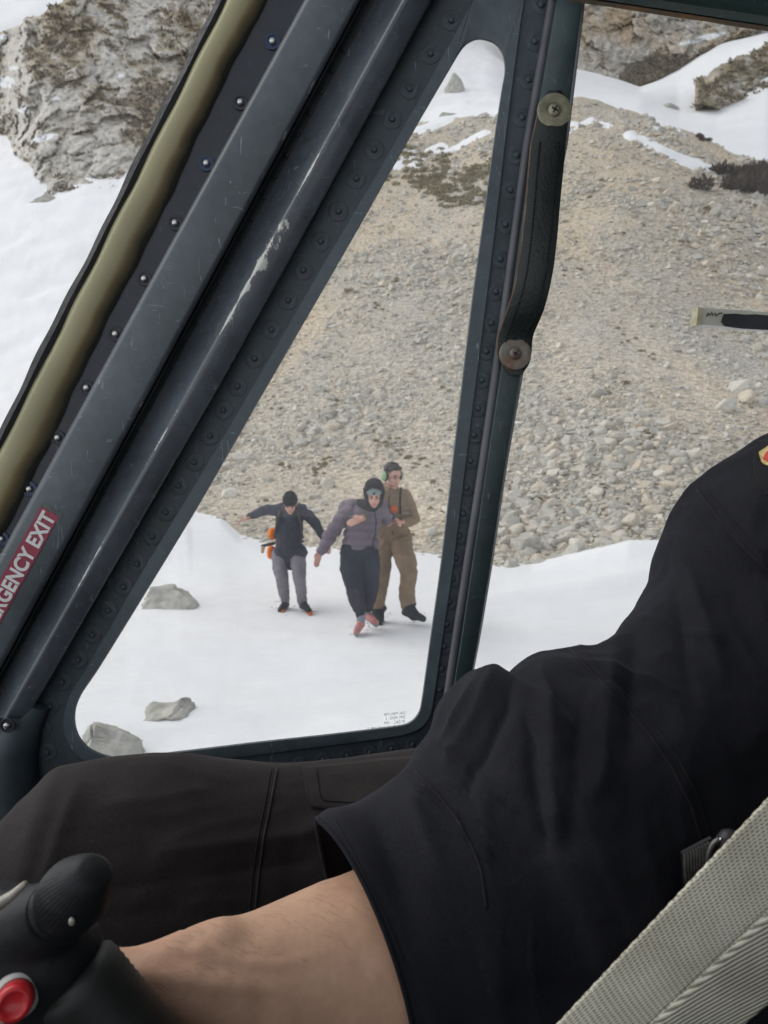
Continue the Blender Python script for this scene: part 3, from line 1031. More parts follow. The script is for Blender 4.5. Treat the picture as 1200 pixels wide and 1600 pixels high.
M['rubber'] = noise_mat('black_rubber', (0.012, 0.012, 0.015), (0.025, 0.025, 0.03), 20, 0.55, 0.2, 80)
M['steel'] = noise_mat('bright_steel', (0.42, 0.42, 0.41), (0.6, 0.6, 0.58), 40, 0.28, metallic=1.0)
M['zinc'] = noise_mat('tarnished_washer', (0.20, 0.195, 0.13), (0.38, 0.355, 0.25), 45, 0.36, 0.10, 200, metallic=0.7, rough2=0.6)
M['zinc_rust'] = noise_mat('rusty_washer', (0.22, 0.21, 0.18), (0.26, 0.14, 0.09), 38, 0.45, 0.15, 200, metallic=0.7, rough2=0.65, lo=0.45, hi=0.72)
M['blue_washer'] = noise_mat('blue_washer_paint', (0.012, 0.03, 0.08), (0.03, 0.05, 0.11), 50, 0.3)
M['leather'] = noise_mat('dark_green_leather', (0.010, 0.015, 0.014), (0.022, 0.029, 0.026), 22, 0.32, 0.15, 260, rough2=0.45)
M['leather_edge'] = noise_mat('worn_leather_edge', (0.07, 0.035, 0.02), (0.20, 0.13, 0.09), 40, 0.8)
M['thread'] = noise_mat('dark_thread', (0.006, 0.007, 0.007), (0.015, 0.016, 0.016), 60, 0.9)
M['cream_edge'] = noise_mat('acrylic_edge_glimmer', (0.42, 0.42, 0.36), (0.6, 0.6, 0.52), 30, 0.4)  # cream colour paints the light glimmering along the pane's edge
M['rust_edge'] = noise_mat('rusty_lip', (0.10, 0.085, 0.06), (0.22, 0.12, 0.05), 26, 0.7, lo=0.42, hi=0.7)


def glass_mat(name, refl, tint=(1, 1, 1), rough=0.02):
    m = bpy.data.materials.new(name); m.use_nodes = True
    nt = m.node_tree; nt.nodes.clear()
    out = nt.nodes.new('ShaderNodeOutputMaterial')
    tr = nt.nodes.new('ShaderNodeBsdfTransparent'); tr.inputs[0].default_value = (*tint, 1)
    gl = nt.nodes.new('ShaderNodeBsdfGlossy'); gl.inputs['Roughness'].default_value = rough
    mx = nt.nodes.new('ShaderNodeMixShader'); mx.inputs[0].default_value = refl
    nt.links.new(tr.outputs[0], mx.inputs[1]); nt.links.new(gl.outputs[0], mx.inputs[2])
    df = nt.nodes.new('ShaderNodeBsdfDiffuse'); df.inputs[0].default_value = (0.8, 0.8, 0.78, 1)
    v = obj_coord(nt)
    dust_veil = ramp(nt, tex_noise(nt, v, 6.0, 7, 0.65), [(0.35, (0.03,) * 3), (0.75, (0.085,) * 3)])  # thin dust, raised to paint a pale veil over the outdoors
    speck = ramp(nt, tex_noise(nt, v, 140.0, 3, 0.5), [(0.77, (0, 0, 0)), (0.80, (0.12,) * 3)])
    scr = ramp(nt, tex_noise(nt, obj_coord(nt, 'Object', (30, 30, 2.5)), 8.0, 2, 0.5, 1.5), [(0.745, (0, 0, 0)), (0.76, (0.05,) * 3)])
    tot = mixrgb(nt, 1.0, mixrgb(nt, 1.0, dust_veil, speck, 'ADD'), scr, 'ADD')
    mx2 = nt.nodes.new('ShaderNodeMixShader')
    nt.links.new(tot, mx2.inputs[0]); nt.links.new(mx.outputs[0], mx2.inputs[1]); nt.links.new(df.outputs[0], mx2.inputs[2])
    nt.links.new(mx2.outputs[0], out.inputs['Surface'])
    return m


M['pane'] = glass_mat('window_acrylic', 0.018, (0.985, 0.99, 0.985))
M['screen'] = glass_mat('windscreen_acrylic', 0.02, (0.99, 0.995, 0.985))

def PT(x, y, Y):
    """A front-face point measured in the photograph lies where its own plane is met; hidden back faces keep the outline of the front."""
    if Y <= 1.0135: return PY(x, y, Y)
    p = PY(x, y, 1.0)
    return Vector((p.x, Y, p.z))


heli = thing('helicopter', 'dark grey painted helicopter cabin side with a triangular door window and riveted posts', 'helicopter', (0, 0.6, 0.95))


def hmesh(name, verts, faces, mat, parent=None, smooth=False, attrs=None, auto=None):
    o = mesh_np(name, verts, faces, mat, parent or heli, smooth, attrs)
    if auto:
        o.data.polygons.foreach_set('use_smooth', np.ones(len(o.data.polygons), bool))
        o.data.set_sharp_from_angle(angle=R(auto))
    return o


def lin(a, b_):
    return lambda y: a + b_ * y


def pl(pts):
    ys = [p[1] for p in pts]; xs = [p[0] for p in pts]
    return lambda y: (np.interp(y, ys, xs) if ys[0] <= y <= ys[-1] else
                      (xs[0] + (y - ys[0]) * (xs[1] - xs[0]) / (ys[1] - ys[0]) if y < ys[0] else xs[-1] + (y - ys[-1]) * (xs[-1] - xs[-2]) / (ys[-1] - ys[-2])))


def sweep(name, prof, ys, mat, parent=None, closed=False, auto=35, attr=None, wob=None):
    """Sheet-metal section swept down a sloping post. prof: [(line function or (lineA, lineB, t), Y)], ys: stations (photo rows on the post's plane)."""
    V, A = [], []
    n = len(prof)
    for y in ys:
        for i, (lf, Y) in enumerate(prof):
            x = lf(y) if callable(lf) else lf[0](y) * (1 - lf[2]) + lf[1](y) * lf[2]
            if wob: x += wob(i, y)
            V.append(tuple(PT(x, y, Y)))
            A.append(attr(i, y) if attr else 0)
    F = []
    for k in range(len(ys) - 1):
        for i in range(n if closed else n - 1):
            j = (i + 1) % n
            F.append((k * n + i, k * n + j, (k + 1) * n + j, (k + 1) * n + i))
    o = hmesh(name, V, F, mat, parent, attrs={'across' if attr and attr.__name__ == 'acrossf' else 'wear': A} if attr else None, auto=auto)
    if closed:
        bm = bmesh.new(); bm.from_mesh(o.data)
        bm.verts.ensure_lookup_table()
        for ring in (list(range(n)), list(range((len(ys) - 1) * n, len(ys) * n))):
            try: bm.faces.new([bm.verts[i] for i in ring])
            except ValueError: pass
        bmesh.ops.recalc_face_normals(bm, faces=bm.faces[:])
        bm.to_mesh(o.data); bm.free()
        o.data.set_sharp_from_angle(angle=R(auto))
    return o


L0 = lin(337, -0.5045); L1 = lin(354, -0.503); L2 = lin(414, -0.49); L3 = lin(477, -0.548); L4 = lin(563, -0.538); L5 = lin(592, -0.550)
L6 = pl([(675, 0), (450, 412), (345, 600), (232, 795), (41, 1125)])
YS = np.linspace(-260, 1330, 60)
YW = np.linspace(-260, 1330, 240)

# windscreen edge rubber and the aged yellow sealant bead
sweep('windscreen_seal', [(L0, 1.03), (L0, 0.992), ((L0, L1, 0.5), 0.988), (L1, 0.992), (L1, 1.03)], YW, M['rubber'], closed=True,
      wob=lambda i, y: (1.6 * math.sin(y * 0.021) + 1.0 * math.sin(y * 0.063 + 1)) * (1 if i < 2 else (0.4 if i == 2 else 0.0)))


def acrossf(i, y):
    return [0.0, 0.02, 0.12, 0.45, 0.72, 0.9, 1.0][i]


sweep('windscreen_sealant', [(L1, 1.03), (L1, 0.990), ((L1, L2, 0.12), 0.983), ((L1, L2, 0.52), 0.984), ((L1, L2, 0.72), 0.990), (L2, 0.9962), (L2, 1.03)], YW, M['sealant'], closed=True, attr=acrossf, auto=75,
      wob=lambda i, y: (2.0 * math.sin(y * 0.017 + 2) + 1.0 * math.sin(y * 0.049) + 0.8 * math.sin(y * 0.11)) * (0.5 if i == 4 else 1) if i in (4, 5, 6) else (1.2 * math.sin(y * 0.05) if i < 2 else 0))
sweep('side_panel', [((L1, L2, 0.3), 1.03), ((L1, L2, 0.3), 0.9985), (L4, 0.9985), (L4, 1.03)], YS, M['navy'], closed=True)

# box pillar with rounded edges
pillar = sweep('windscreen_post', [(L3, 0.997), ((L3, L4, -0.02), 0.972), ((L3, L4, 0.02), 0.9655), ((L3, L4, 0.09), 0.963), ((L3, L4, 0.88), 0.963), ((L3, L4, 0.95), 0.9655), (L4, 0.972), (L4, 0.997)], np.linspace(-260, 1330, 160), M['pillar'], closed=True, auto=50, attr=lambda i, y: [0, 0.16, 0.2, 0.06, 0.05, 0.22, 0.2, 0][i] * (0.75 + 0.35 * math.sin(y * 0.013 + i)) + (0.14 if 355 < y < 480 and i in (4, 5) else 0))
# gap and lip between pillar and door rail
sweep('door_gap', [((L4, L5, 0.01), 1.03), ((L4, L5, 0.01), 0.9995), ((L5, L6, 1.12), 1.0012), ((L5, L6, 1.12), 1.03)], YS, M['groove'], closed=True)
Lg = lin(563 + 9, -0.538)
sweep('gap_lip', [(lin(563 + 3, -0.538), 0.9985), (lin(563 + 3, -0.538), 0.978), (lin(563 + 6, -0.538), 0.977), (lin(563 + 6, -0.538), 0.9985)], YS, M['groove'], closed=True)


def wear_glintf(i, y):
    w = 0.0
    for (yc, s, a) in ((385, 24, 0.46), (412, 22, 0.50), (448, 20, 0.43), (355, 26, 0.33), (500, 30, 0.27), (530, 40, 0.25), (170, 5, 0.48), (620, 90, 0.20), (280, 90, 0.20), (900, 120, 0.16)):
        w = max(w, a * math.exp(-((y - yc) / s) ** 2))
    return w * [0, 0, 0, 0.2, 0.75, 0.95, 1.0, 0.92, 0.55, 0, 0, 0, 0][i] + (0.30 if i in (5,) else 0.0) * (0.55 + 0.45 * math.sin(y * 0.03))  # last term paints the crest highlight as bare metal


sweep('door_rail', [((L5, L6, -0.06), 0.998), ((L5, L6, 0.06), 0.994), ((L5, L6, 0.2), 0.984), ((L5, L6, 0.32), 0.972), ((L5, L6, 0.42), 0.963), ((L5, L6, 0.465), 0.9595), ((L5, L6, 0.50), 0.9585), ((L5, L6, 0.56), 0.9590), ((L5, L6, 0.75), 0.964), ((L5, L6, 0.93), 0.970), ((L5, L6, 0.975), 0.9725), (L6, 0.977), (L6, 0.998)],
      np.linspace(-260, 1122, 160), M['tube'], closed=True, attr=wear_glintf, auto=60)
# turned-down lower end of the rail
bm = bmesh.new()
pts = [PY(x, y, 0.99) for x, y in ((58, 1098), (38, 1128), (20, 1172), (18, 1235), (40, 1310))]
tube_bm(bm, pts, [0.018, 0.026, 0.034, 0.038, 0.04], 16)
bm_obj('rail_foot', bm, M['frame'], heli, auto=50)

# ---- triangular door window: flange, riveted land, pane
C0 = [(718, 82), (700, 112), (640, 215), (535, 400), (425, 590), (310, 790), (225, 930), (157, 1040), (130, 1080), (119, 1104), (117, 1128), (123, 1150), (138, 1168), (160, 1179), (188, 1184), (300, 1172), (400, 1160), (520, 1147), (610, 1136), (636, 1131), (650, 1120), (657, 1105), (672, 1000), (690, 870), (712, 680), (735, 487), (753, 356), (771, 225), (784, 140), (789, 110), (786, 85), (775, 69), (760, 62), (745, 61), (730, 68)]
C1 = [(755, -60), (739, -2), (612, 230), (511, 402), (402, 590), (284, 790), (200, 930), (136, 1042), (112, 1080), (102, 1105), (98, 1132), (103, 1157), (118, 1180), (143, 1195), (178, 1202), (300, 1192), (400, 1180), (520, 1165), (615, 1152), (650, 1143), (668, 1128), (676, 1108), (692, 1000), (711, 870), (733, 690), (759, 487), (775, 356), (790, 225), (803, 120), (815, 30), (822, -20), (822, -70), (812, -105), (795, -120), (775, -105)]
C2 = [(702, -50), (679, -5), (552, 230), (458, 400), (352, 590), (237, 790), (156, 930), (90, 1040), (60, 1092), (44, 1130), (38, 1170), (42, 1205), (62, 1228), (115, 1248), (180, 1255), (300, 1250), (400, 1246), (520, 1240), (620, 1228), (668, 1205), (690, 1165), (698, 1120), (712, 1000), (729, 870), (756, 690), (787, 487), (806, 356), (826, 225), (840, 120), (852, 30), (858, -20), (862, -80), (855, -140), (800, -175), (735, -130)]


def closed_spline(pts, per=6, tension=0.5):
    out = []
    n = len(pts)
    for i in range(n):
        p0, p1, p2, p3 = (np.array(pts[(i + k - 1) % n], float) for k in range(4))
        d1, d2 = np.linalg.norm(p2 - p1), 1
        m1 = (p2 - p0) * tension * min(1, d1 / (0.5 * np.linalg.norm(p2 - p0) + 1e-6))
        m2 = (p3 - p1) * tension * min(1, d1 / (0.5 * np.linalg.norm(p3 - p1) + 1e-6))
        for k in range(per):
            t = k / per
            out.append((2 * t**3 - 3 * t**2 + 1) * p1 + (t**3 - 2 * t**2 + t) * m1 + (-2 * t**3 + 3 * t**2) * p2 + (t**3 - t**2) * m2)
    return np.array(out)


S0, S1, S2 = closed_spline(C0), closed_spline(C1), closed_spline(C2)


def ringloft(name, layers, mat, parent=None, auto=35):
    """layers: [(contour in photo rows on y=1, Y)] joined in order into a ring-shaped skin."""
    V = []
    n = len(layers[0][0])
    for c, Y in layers:
        for x, y in c:
            V.append(tuple(PT(x, y, Y)))
    F = []
    for k in range(len(layers) - 1):
        for i in range(n):
            j = (i + 1) % n
            F.append((k * n + i, k * n + j, (k + 1) * n + j, (k + 1) * n + i))
    return hmesh(name, V, F, mat, parent, auto=auto)


def mixc(a, b_, t): return a * (1 - t) + b_ * t


ctr = S0.mean(0)
door = ringloft('door_frame', [(S0 + (S0 - ctr) * 0.045, 1.03), (S0 + (S0 - ctr) * 0.012, 1.0), (mixc(S1, S2, -0.2), 1.0), (S1, 0.9995), (S2, 0.9995), (S2, 1.03)], M['frame'])
flange = ringloft('window_flange', [(S0 + (S0 - ctr) * 0.004, 1.012), (S0, 0.9965), (mixc(S0, S1, 0.06), 0.9945), (mixc(S0, S1, 0.92), 0.9945), (mixc(S0, S1, 0.995), 0.9957), (mixc(S0, S1, 0.995), 1.0)], M['flange'], door)
inn = S0 - (S0 - ctr) * 0.0025
ringloft('window_edge', [(S0 + (S0 - ctr) * 0.002, 1.009), (inn, 1.009), (inn, 1.013), (S0 + (S0 - ctr) * 0.002, 1.013)], M['cream_edge'], door)


def flat_poly(name, pts, Y, mat, parent=None, thick=0.004):
    bm = bmesh.new()
    f = [bm.verts.new(PY(x, y, Y)) for x, y in pts]
    face = bm.faces.new(f)
    r = bmesh.ops.extrude_face_region(bm, geom=[face])
    for v in [g for g in r['geom'] if isinstance(g, bmesh.types.BMVert)]: v.co.y += thick
    bmesh.ops.recalc_face_normals(bm, faces=bm.faces[:])
    return bm_obj(name, bm, mat, parent or heli)


flat_poly('window_pane', list(S0 + (S0 - ctr) * 0.004), 1.0145, M['pane'], door, 0.003)


# ---- rivets and washers
def rivet_mesh(name, rw, rh, mat_w, mat_h=None, tw=0.0013, hh=0.003, cross=False):
    bm = bmesh.new()
    n = 18
    def ring(r, y): return [bm.verts.new((r * math.cos(2 * math.pi * k / n), y, r * math.sin(2 * math.pi * k / n))) for k in range(n)]
    prof = [(rw, 0.001), (rw, -tw * 0.7), (rw * 0.94, -tw), (rh * 1.75, -tw), (rh * 1.7, -tw * 0.45), (rh * 1.05, -tw * 0.4), (rh, -tw - hh * 0.35), (rh * 0.8, -tw - hh * 0.8), (rh * 0.4, -tw - hh)]
    rs = [ring(r, y) for r, y in prof]
    for a, b_ in zip(rs[:-1], rs[1:]):
        for k in range(n):
            bm.faces.new((a[k], b_[k], b_[(k + 1) % n], a[(k + 1) % n]))
    bm.faces.new(rs[-1])
    bmesh.ops.recalc_face_normals(bm, faces=bm.faces[:])
    for f in bm.faces:
        f.smooth = True
        if mat_h is not None and max(math.hypot(v.co.x, v.co.z) for v in f.verts) <= rh * 1.2: f.material_index = 1
    me = bpy.data.meshes.new(name); bm.to_mesh(me); bm.free()
    me.set_sharp_from_angle(angle=R(40))
    me.materials.append(mat_w)
    if mat_h is not None: me.materials.append(mat_h)
    return me


def put(name, me, x, y, Y, parent, s=1.0, label=None):
    o = bpy.data.objects.new(name, me)
    COL.objects.link(o)
    parent_keep(o, parent)
    o.location = PY(x, y, Y)
    o.scale = (s, s, s)
    o.rotation_euler = (0, random.uniform(0, 6.28), 0)
    return o


me_strip = rivet_mesh('rivet', 0.0138, 0.0042, M['frame'], tw=0.0010, hh=0.0022)
me_small = rivet_mesh('rivet', 0.0048, 0.0032, M['groove'], tw=0.0006, hh=0.0018)
me_screw = rivet_mesh('screw', 0.0105, 0.0046, M['navy'], M['steel'], tw=0.002, hh=0.004)
me_screw_blue = rivet_mesh('screw', 0.0110, 0.0046, M['blue_washer'], M['steel'], tw=0.002, hh=0.004)
LEFT_R = [(737, -22), (705, 32), (673, 84), (640, 139), (613, 186), (585, 234), (557, 279), (529, 330), (501, 377), (474, 422), (450, 469), (424, 515), (398, 560), (371, 604), (349, 641), (328, 681), (304, 722), (279, 759), (259, 800), (238, 838), (214, 881), (193, 917), (169, 954), (144, 992), (122, 1031), (97, 1066), (78, 1104), (66, 1140), (74, 1176), (98, 1212)]
RIGHT_R = [(855, -45), (846, 8), (836, 65), (826, 125), (816, 184), (808, 243), (798, 297), (790, 351), (782, 405), (775, 456), (768, 505), (760, 549), (753, 594), (747, 638), (741, 680), (735, 720), (729, 762), (724, 803), (718, 838), (712, 872), (707, 905), (702, 940), (698, 975), (694, 1010), (690, 1045), (687, 1078), (683, 1110), (676, 1136)]
BOT_R = [(140, 1226), (190, 1229), (240, 1224), (290, 1218), (340, 1211), (390, 1206), (430, 1200), (468, 1194), (505, 1187), (543, 1181), (578, 1176), (612, 1170), (645, 1163)]
for x, y in LEFT_R: put('rivet', me_strip, x, y, 0.9995, door)
for x, y in RIGHT_R: put('rivet', me_strip, x, y, 0.9995, door, 0.93)
for x, y in BOT_R: put('rivet', me_strip, x, y, 0.9995, door, 0.8)
for k in range(-4, 29):
    y = 210 + k * 33.0
    put('rivet', me_small, float(lin(563 + 16, -0.538)(y)), y, 0.9995, bpy.data.objects['door_gap'])
for i, (x, y) in enumerate([(480, -28), (429, 66), (379, 161), (326, 256), (277, 349), (229, 436), (184, 522), (139, 606), (94, 684), (50, 764), (6, 842), (-38, 920)]):
    put('screw', me_screw_blue if i in (1, 3, 9, 10) else me_screw, x - 3, y, 0.9985, bpy.data.objects['side_panel'])
put('screw', me_screw, 12, 1133, 0.955, heli)

# ---- post between the two windows
TL = pl([(858, 0), (819, 225), (782, 487), (750, 725), (706, 1000), (688, 1130)])
TR = pl([(868, 0), (829, 225), (795, 487), (759, 725), (719, 1000), (697, 1140)])
PR = pl([(912, 0), (884, 225), (832, 490), (791, 725), (769, 875), (750, 990), (734, 1075)])
YP = np.linspace(-260, 1320, 80)
post = sweep('door_post', [((TR, PR, 0.0), 1.035), ((TR, PR, 0.0), 0.985), ((TR, PR, 0.05), 0.980), ((TR, PR, 0.10), 0.9785), ((TR, PR, 0.90), 0.9785), ((TR, PR, 0.96), 0.980), ((TR, PR, 1.0), 0.985), ((TR, PR, 1.0), 1.0), ((TR, PR, 1.06), 1.003), ((TR, PR, 1.06), 1.035)], YP, M['post'], closed=True, auto=45)
bm = bmesh.new()
tube_bm(bm, [PY((TL(y) + TR(y)) / 2, y, 0.988) for y in YP], 0.0062, 12)
bm_obj('door_seal_tube', bm, noise_mat('grey_seal', (0.10, 0.105, 0.115), (0.15, 0.155, 0.165), 12, 0.45), heli, auto=50)

# ---- overhead beam with its rusty lip, and the side window beyond the post
BE = lambda x: 3 + (x - 905) * 0.1525
bxs = np.linspace(860, 2050, 40)
V, F = [], []
BP = [(-330, 1.05), (-330, 0.955), (-60, 0.955), (-34, 0.957), (-22, 0.962), (-9, 0.972), (-6, 0.985), (-45, 1.05)]
for x in bxs:
    for dy, Y in BP:
        V.append(tuple(PT(x, BE(x) + dy, Y)))
n = len(BP)
for k in range(len(bxs) - 1):
    for i in range(n):
        j = (i + 1) % n
        F.append((k * n + i, (k + 1) * n + i, (k + 1) * n + j, k * n + j))
hmesh('roof_beam', V, F, M['beam'], auto=30)
V, F = [], []
for x in bxs:
    w = 1.2 * math.sin(x * 0.05) + 0.8 * math.sin(x * 0.13)
    for dy, Y in ((-6.5, 0.983), (-6.5, 0.975), (1 + w * 0.3, 0.979), (-3 + w * 0.3, 0.99)):
        V.append(tuple(PT(x, BE(x) + dy, Y)))
for k in range(len(bxs) - 1):
    for i in range(4):
        j = (i + 1) % 4
        F.append((k * 4 + i, (k + 1) * 4 + i, (k + 1) * 4 + j, k * 4 + j))
hmesh('window_lip', V, F, M['rust_edge'], bpy.data.objects['roof_beam'], auto=30)

side = flat_poly('side_window', [(906, -8), (2000, 158), (1850, 1300), (690, 1300), (742, 1040), (815, 590), (884, 225)], 1.022, M['pane'], heli, 0.004)
flat_poly('door_panel', [(-220, 1236), (40, 1236), (702, 1196), (720, 1290), (1900, 1290), (1900, 2300), (-220, 2300)], 1.002, M['frame'], heli, 0.028)
flat_poly('rear_door_post', [(1960, -300), (2160, -300), (2060, 1300), (1850, 1300)], 0.98, M['post'], heli, 0.06)

# clear acrylic pull on the side window, half covered with dark tape
m, nt, b = new_mat('clear_acrylic_block')
b.inputs['Base Color'].default_value = (0.72, 0.73, 0.66, 1)
b.inputs['Transmission Weight'].default_value = 0.55
b.inputs['Roughness'].default_value = 0.25
b.inputs['IOR'].default_value = 1.2
M['acrylic'] = m
hb = [(1091, 480), (1330, 497), (1330, 523), (1088, 507)]
pull = flat_poly('window_pull', hb, 1.000, M['acrylic'], side, 0.018)
flat_poly('pull_end', [(1091, 480), (1098, 480.5), (1095, 508), (1088, 507.5)], 0.9975, noise_mat('yellowed_acrylic_edge', (0.36, 0.33, 0.2), (0.55, 0.5, 0.33), 60, 0.4), pull, 0.02)
tp = [(1131, 490.5), (1150, 490), (1165, 491.5), (1180, 491), (1205, 493), (1330, 503), (1330, 521), (1185, 515), (1160, 513.5), (1148, 512), (1133, 510), (1127, 502)]
flat_poly('dark_tape', tp, 0.9962, noise_mat('dark_tape', (0.008, 0.011, 0.02), (0.02, 0.025, 0.035), 30, 0.35), pull, 0.0015)
bm = bmesh.new()
sc_ = [(1104, 494), (1107, 489), (1109, 493), (1112, 488), (1114, 493), (1117, 489), (1119, 494), (1123, 490), (1128, 489)]
tube_bm(bm, [PY(x, y, 0.9965) for x, y in sc_], 0.0010, 6)
bm_obj('ink_scribble', bm, M['rubber'], pull)

# ---- leather grab strap with its two screwed washers
SL = [(141, 861, 873, 0.9745), (145, 853, 880, 0.9735), (152, 847, 886, 0.9725), (164, 843, 889, 0.9705), (190, 838, 888, 0.966), (225, 830, 884, 0.958), (270, 826, 880, 0.950), (320, 822, 875, 0.944), (370, 817, 871, 0.941), (420, 811, 865, 0.942), (455, 803, 858, 0.946), (485, 793, 850, 0.953), (508, 784, 840, 0.961), (525, 778, 832, 0.967), (545, 777, 831, 0.9705), (562, 780, 830, 0.9715), (573, 788, 826, 0.972), (581, 796, 819, 0.9725), (586, 803, 813, 0.9725)]
ys_ = np.linspace(141, 586, 90)
l_ = np.interp(ys_, [s[0] for s in SL], [s[1] for s in SL]); r_ = np.interp(ys_, [s[0] for s in SL], [s[2] for s in SL]); Y_ = np.interp(ys_, [s[0] for s in SL], [s[3] for s in SL])
ker5 = np.ones(5) / 5
def smooth5(a): return np.convolve(np.pad(a, 2, mode='edge'), ker5, 'valid')
l_, r_, Y_ = smooth5(l_), smooth5(r_), smooth5(Y_)
V, F = [], []
prof = [(0.0, 0.0055), (0.0, 0.0008), (0.03, 0.0), (0.5, -0.0010), (0.97, 0.0), (1.0, 0.0008), (1.0, 0.0055)]
n = len(prof)
for k, y in enumerate(ys_):
    for t, dY in prof:
        p = PY(l_[k] * (1 - t) + r_[k] * t, y, Y_[k] + dY); V.append(tuple(p))
for k in range(len(ys_) - 1):
    for i in range(n):
        j = (i + 1) % n
        F.append((k * n + i, k * n + j, (k + 1) * n + j, (k + 1) * n + i))
F4 = list(F)
strap = hmesh('grab_strap', V, F4, M['leather'], heli, auto=40)
strap['label'] = 'dark green stitched leather grab strap screwed to the door post'
bm = bmesh.new(); bm.from_mesh(strap.data); bm.verts.ensure_lookup_table()
bm.faces.new([bm.verts[i] for i in range(n)][::-1]); bm.faces.new([bm.verts[i] for i in range((len(ys_) - 1) * n, len(ys_) * n)])
bmesh.ops.recalc_face_normals(bm, faces=bm.faces[:]); bm.to_mesh(strap.data); bm.free(); strap.data.set_sharp_from_angle(angle=R(40))
# frayed raw edge down the left of the strap
V, F = [], []
for k, y in enumerate(ys_[8:]):
    kk = k + 8
    j = 0.5 * math.sin(y * 0.7) * 0.3
    for dx, dY in ((-1.6 + j, 0.0056), (-1.8 + j, 0.0015), (0.4, 0.0002), (0.3, 0.0058)):
        V.append(tuple(PY(l_[kk] + dx, y, Y_[kk] + dY)))
for k in range(len(ys_[8:]) - 1):
    for i in range(4):
        j = (i + 1) % 4
        F.append((k * 4 + i, k * 4 + j, (k + 1) * 4 + j, (k + 1) * 4 + i))
hmesh('strap_edge', V, F, M['leather_edge'], strap, auto=40)
# stitches: short raised threads
bm = bmesh.new()
for t in (0.25, 0.80):
    ks = np.linspace(16, 80, 64)
    for a in range(len(ks) - 1):
        q = []
        for kk in (ks[a] + 0.12, ks[a] + 0.75):
            y = np.interp(kk, range(90), ys_); lx = np.interp(kk, range(90), l_); rx = np.interp(kk, range(90), r_); Yv = np.interp(kk, range(90), Y_)
            q.append(PY(lx * (1 - t) + rx * t + (0.9 if kk == ks[a] + 0.12 else -0.9), y, Yv - 0.0011))
        tube_bm(bm, q, 0.0011, 5)
o = bm_obj('stitching', bm, M['thread'], strap); o['kind'] = 'stuff'


def screw_washer(px, py, Y, r, mat, label=None):
    bm = bmesh.new()
    n = 40
    prof = [(r, 0.002), (r, -0.0005), (r * 0.96, -0.0016), (r * 0.90, -0.0019), (r * 0.62, -0.0017), (r * 0.45, -0.0015), (r * 0.43, -0.0008), (r * 0.37, -0.0008)]
    def ring(rr, y): return [bm.verts.new((rr * math.cos(2 * math.pi * k / n), y, rr * math.sin(2 * math.pi * k / n))) for k in range(n)]
    rs = [ring(a, b_) for a, b_ in prof]
    for a, b_ in zip(rs[:-1], rs[1:]):
        for k in range(n): bm.faces.new((a[k], b_[k], b_[(k + 1) % n], a[(k + 1) % n]))
    bm.faces.new(rs[-1])
    bmesh.ops.recalc_face_normals(bm, faces=bm.faces[:])
    c = PY(px, py, Y)
    o = bm_obj('washer', bm, mat, strap, auto=35); o.matrix_world = Matrix.Translation(c)
    o.location = (c.x, c.y, c.z) if o.parent is None else o.location
    # cross-head screw
    bm = bmesh.new()
    rh = r * 0.36
    prof = [(rh, -0.0008), (rh * 0.98, -0.0022), (rh * 0.8, -0.0036), (rh * 0.5, -0.0044)]
    rs = [ring2(bm, a, b_, n) for a, b_ in prof]
    for a, b_ in zip(rs[:-1], rs[1:]):
        for k in range(n): bm.faces.new((a[k], b_[k], b_[(k + 1) % n], a[(k + 1) % n]))
    bm.faces.new(rs[-1])
    bmesh.ops.recalc_face_normals(bm, faces=bm.faces[:])
    sc = bm_obj('screw', bm, mat, strap, auto=35)
    bm = bmesh.new()
    for a in (0.5, 0.5 + math.pi / 2):
        m4 = Matrix.Rotation(a, 4, 'Y') @ Matrix.Diagonal((rh * 1.1, 0.0012, rh * 0.26, 1))
        bmesh.ops.create_cube(bm, size=1.0, matrix=Matrix.Translation((0, -0.0044, 0)) @ m4)
    cr = bm_obj('screw_slot', bm, M['rubber'], strap)
    return c, (o, sc, cr)


def ring2(bm, rr, y, n):
    return [bm.verts.new((rr * math.cos(2 * math.pi * k / n), y, rr * math.sin(2 * math.pi * k / n))) for k in range(n)]


for (px, py, Y, r, mat) in ((866, 173, 0.9655, 0.0225, M['zinc']), (805, 553, 0.9690, 0.0215, M['zinc_rust'])):
    c, obs = screw_washer(px, py, Y, r, mat)
    for o in obs:
        o.location = c

# ---- placard on the pillar: EMERGENCY EXIT, red with white letters
pa, pb = np.array((64.0, 791.0)), np.array((92.0, 808.0))          # its upper end, left and right corners
L_ = lambda v: np.array(v, float)
dirn = L_((0 - 64, 906 - 791)); dirn = dirn / np.linalg.norm(dirn)
LEN = 395
pl_pts = [pa, pb, pb + dirn * LEN, pa + dirn * LEN]
M['placard_red'] = noise_mat('placard_red', (0.27, 0.028, 0.062), (0.35, 0.045, 0.085), 18, 0.42)
M['placard_white'] = noise_mat('placard_white', (0.74, 0.74, 0.72), (0.84, 0.84, 0.82), 40, 0.5)
edge = [tuple(pa + (pb - pa) * t + dirn * (1.5 * math.sin(t * 17) + 1.2 * math.sin(t * 31))) for t in np.linspace(0, 1, 12)] 
plac = flat_poly('placard', edge + [tuple(pl_pts[2]), tuple(pl_pts[3])], 0.9618, M['placard_red'], pillar, 0.001)
plac['label'] = 'red emergency exit placard with white letters running up the post'
flat_poly('placard_backing', [tuple(pa - dirn * 7 + (-1, 0)), tuple(pb - dirn * 6 + (4, 0)), tuple(pb + dirn * 14 + (4, 0)), tuple(pa + dirn * 10 + (-1, 0))], 0.9624, noise_mat('peeled_backing', (0.075, 0.085, 0.085), (0.14, 0.145, 0.14), 60, 0.4), pillar, 0.0008)


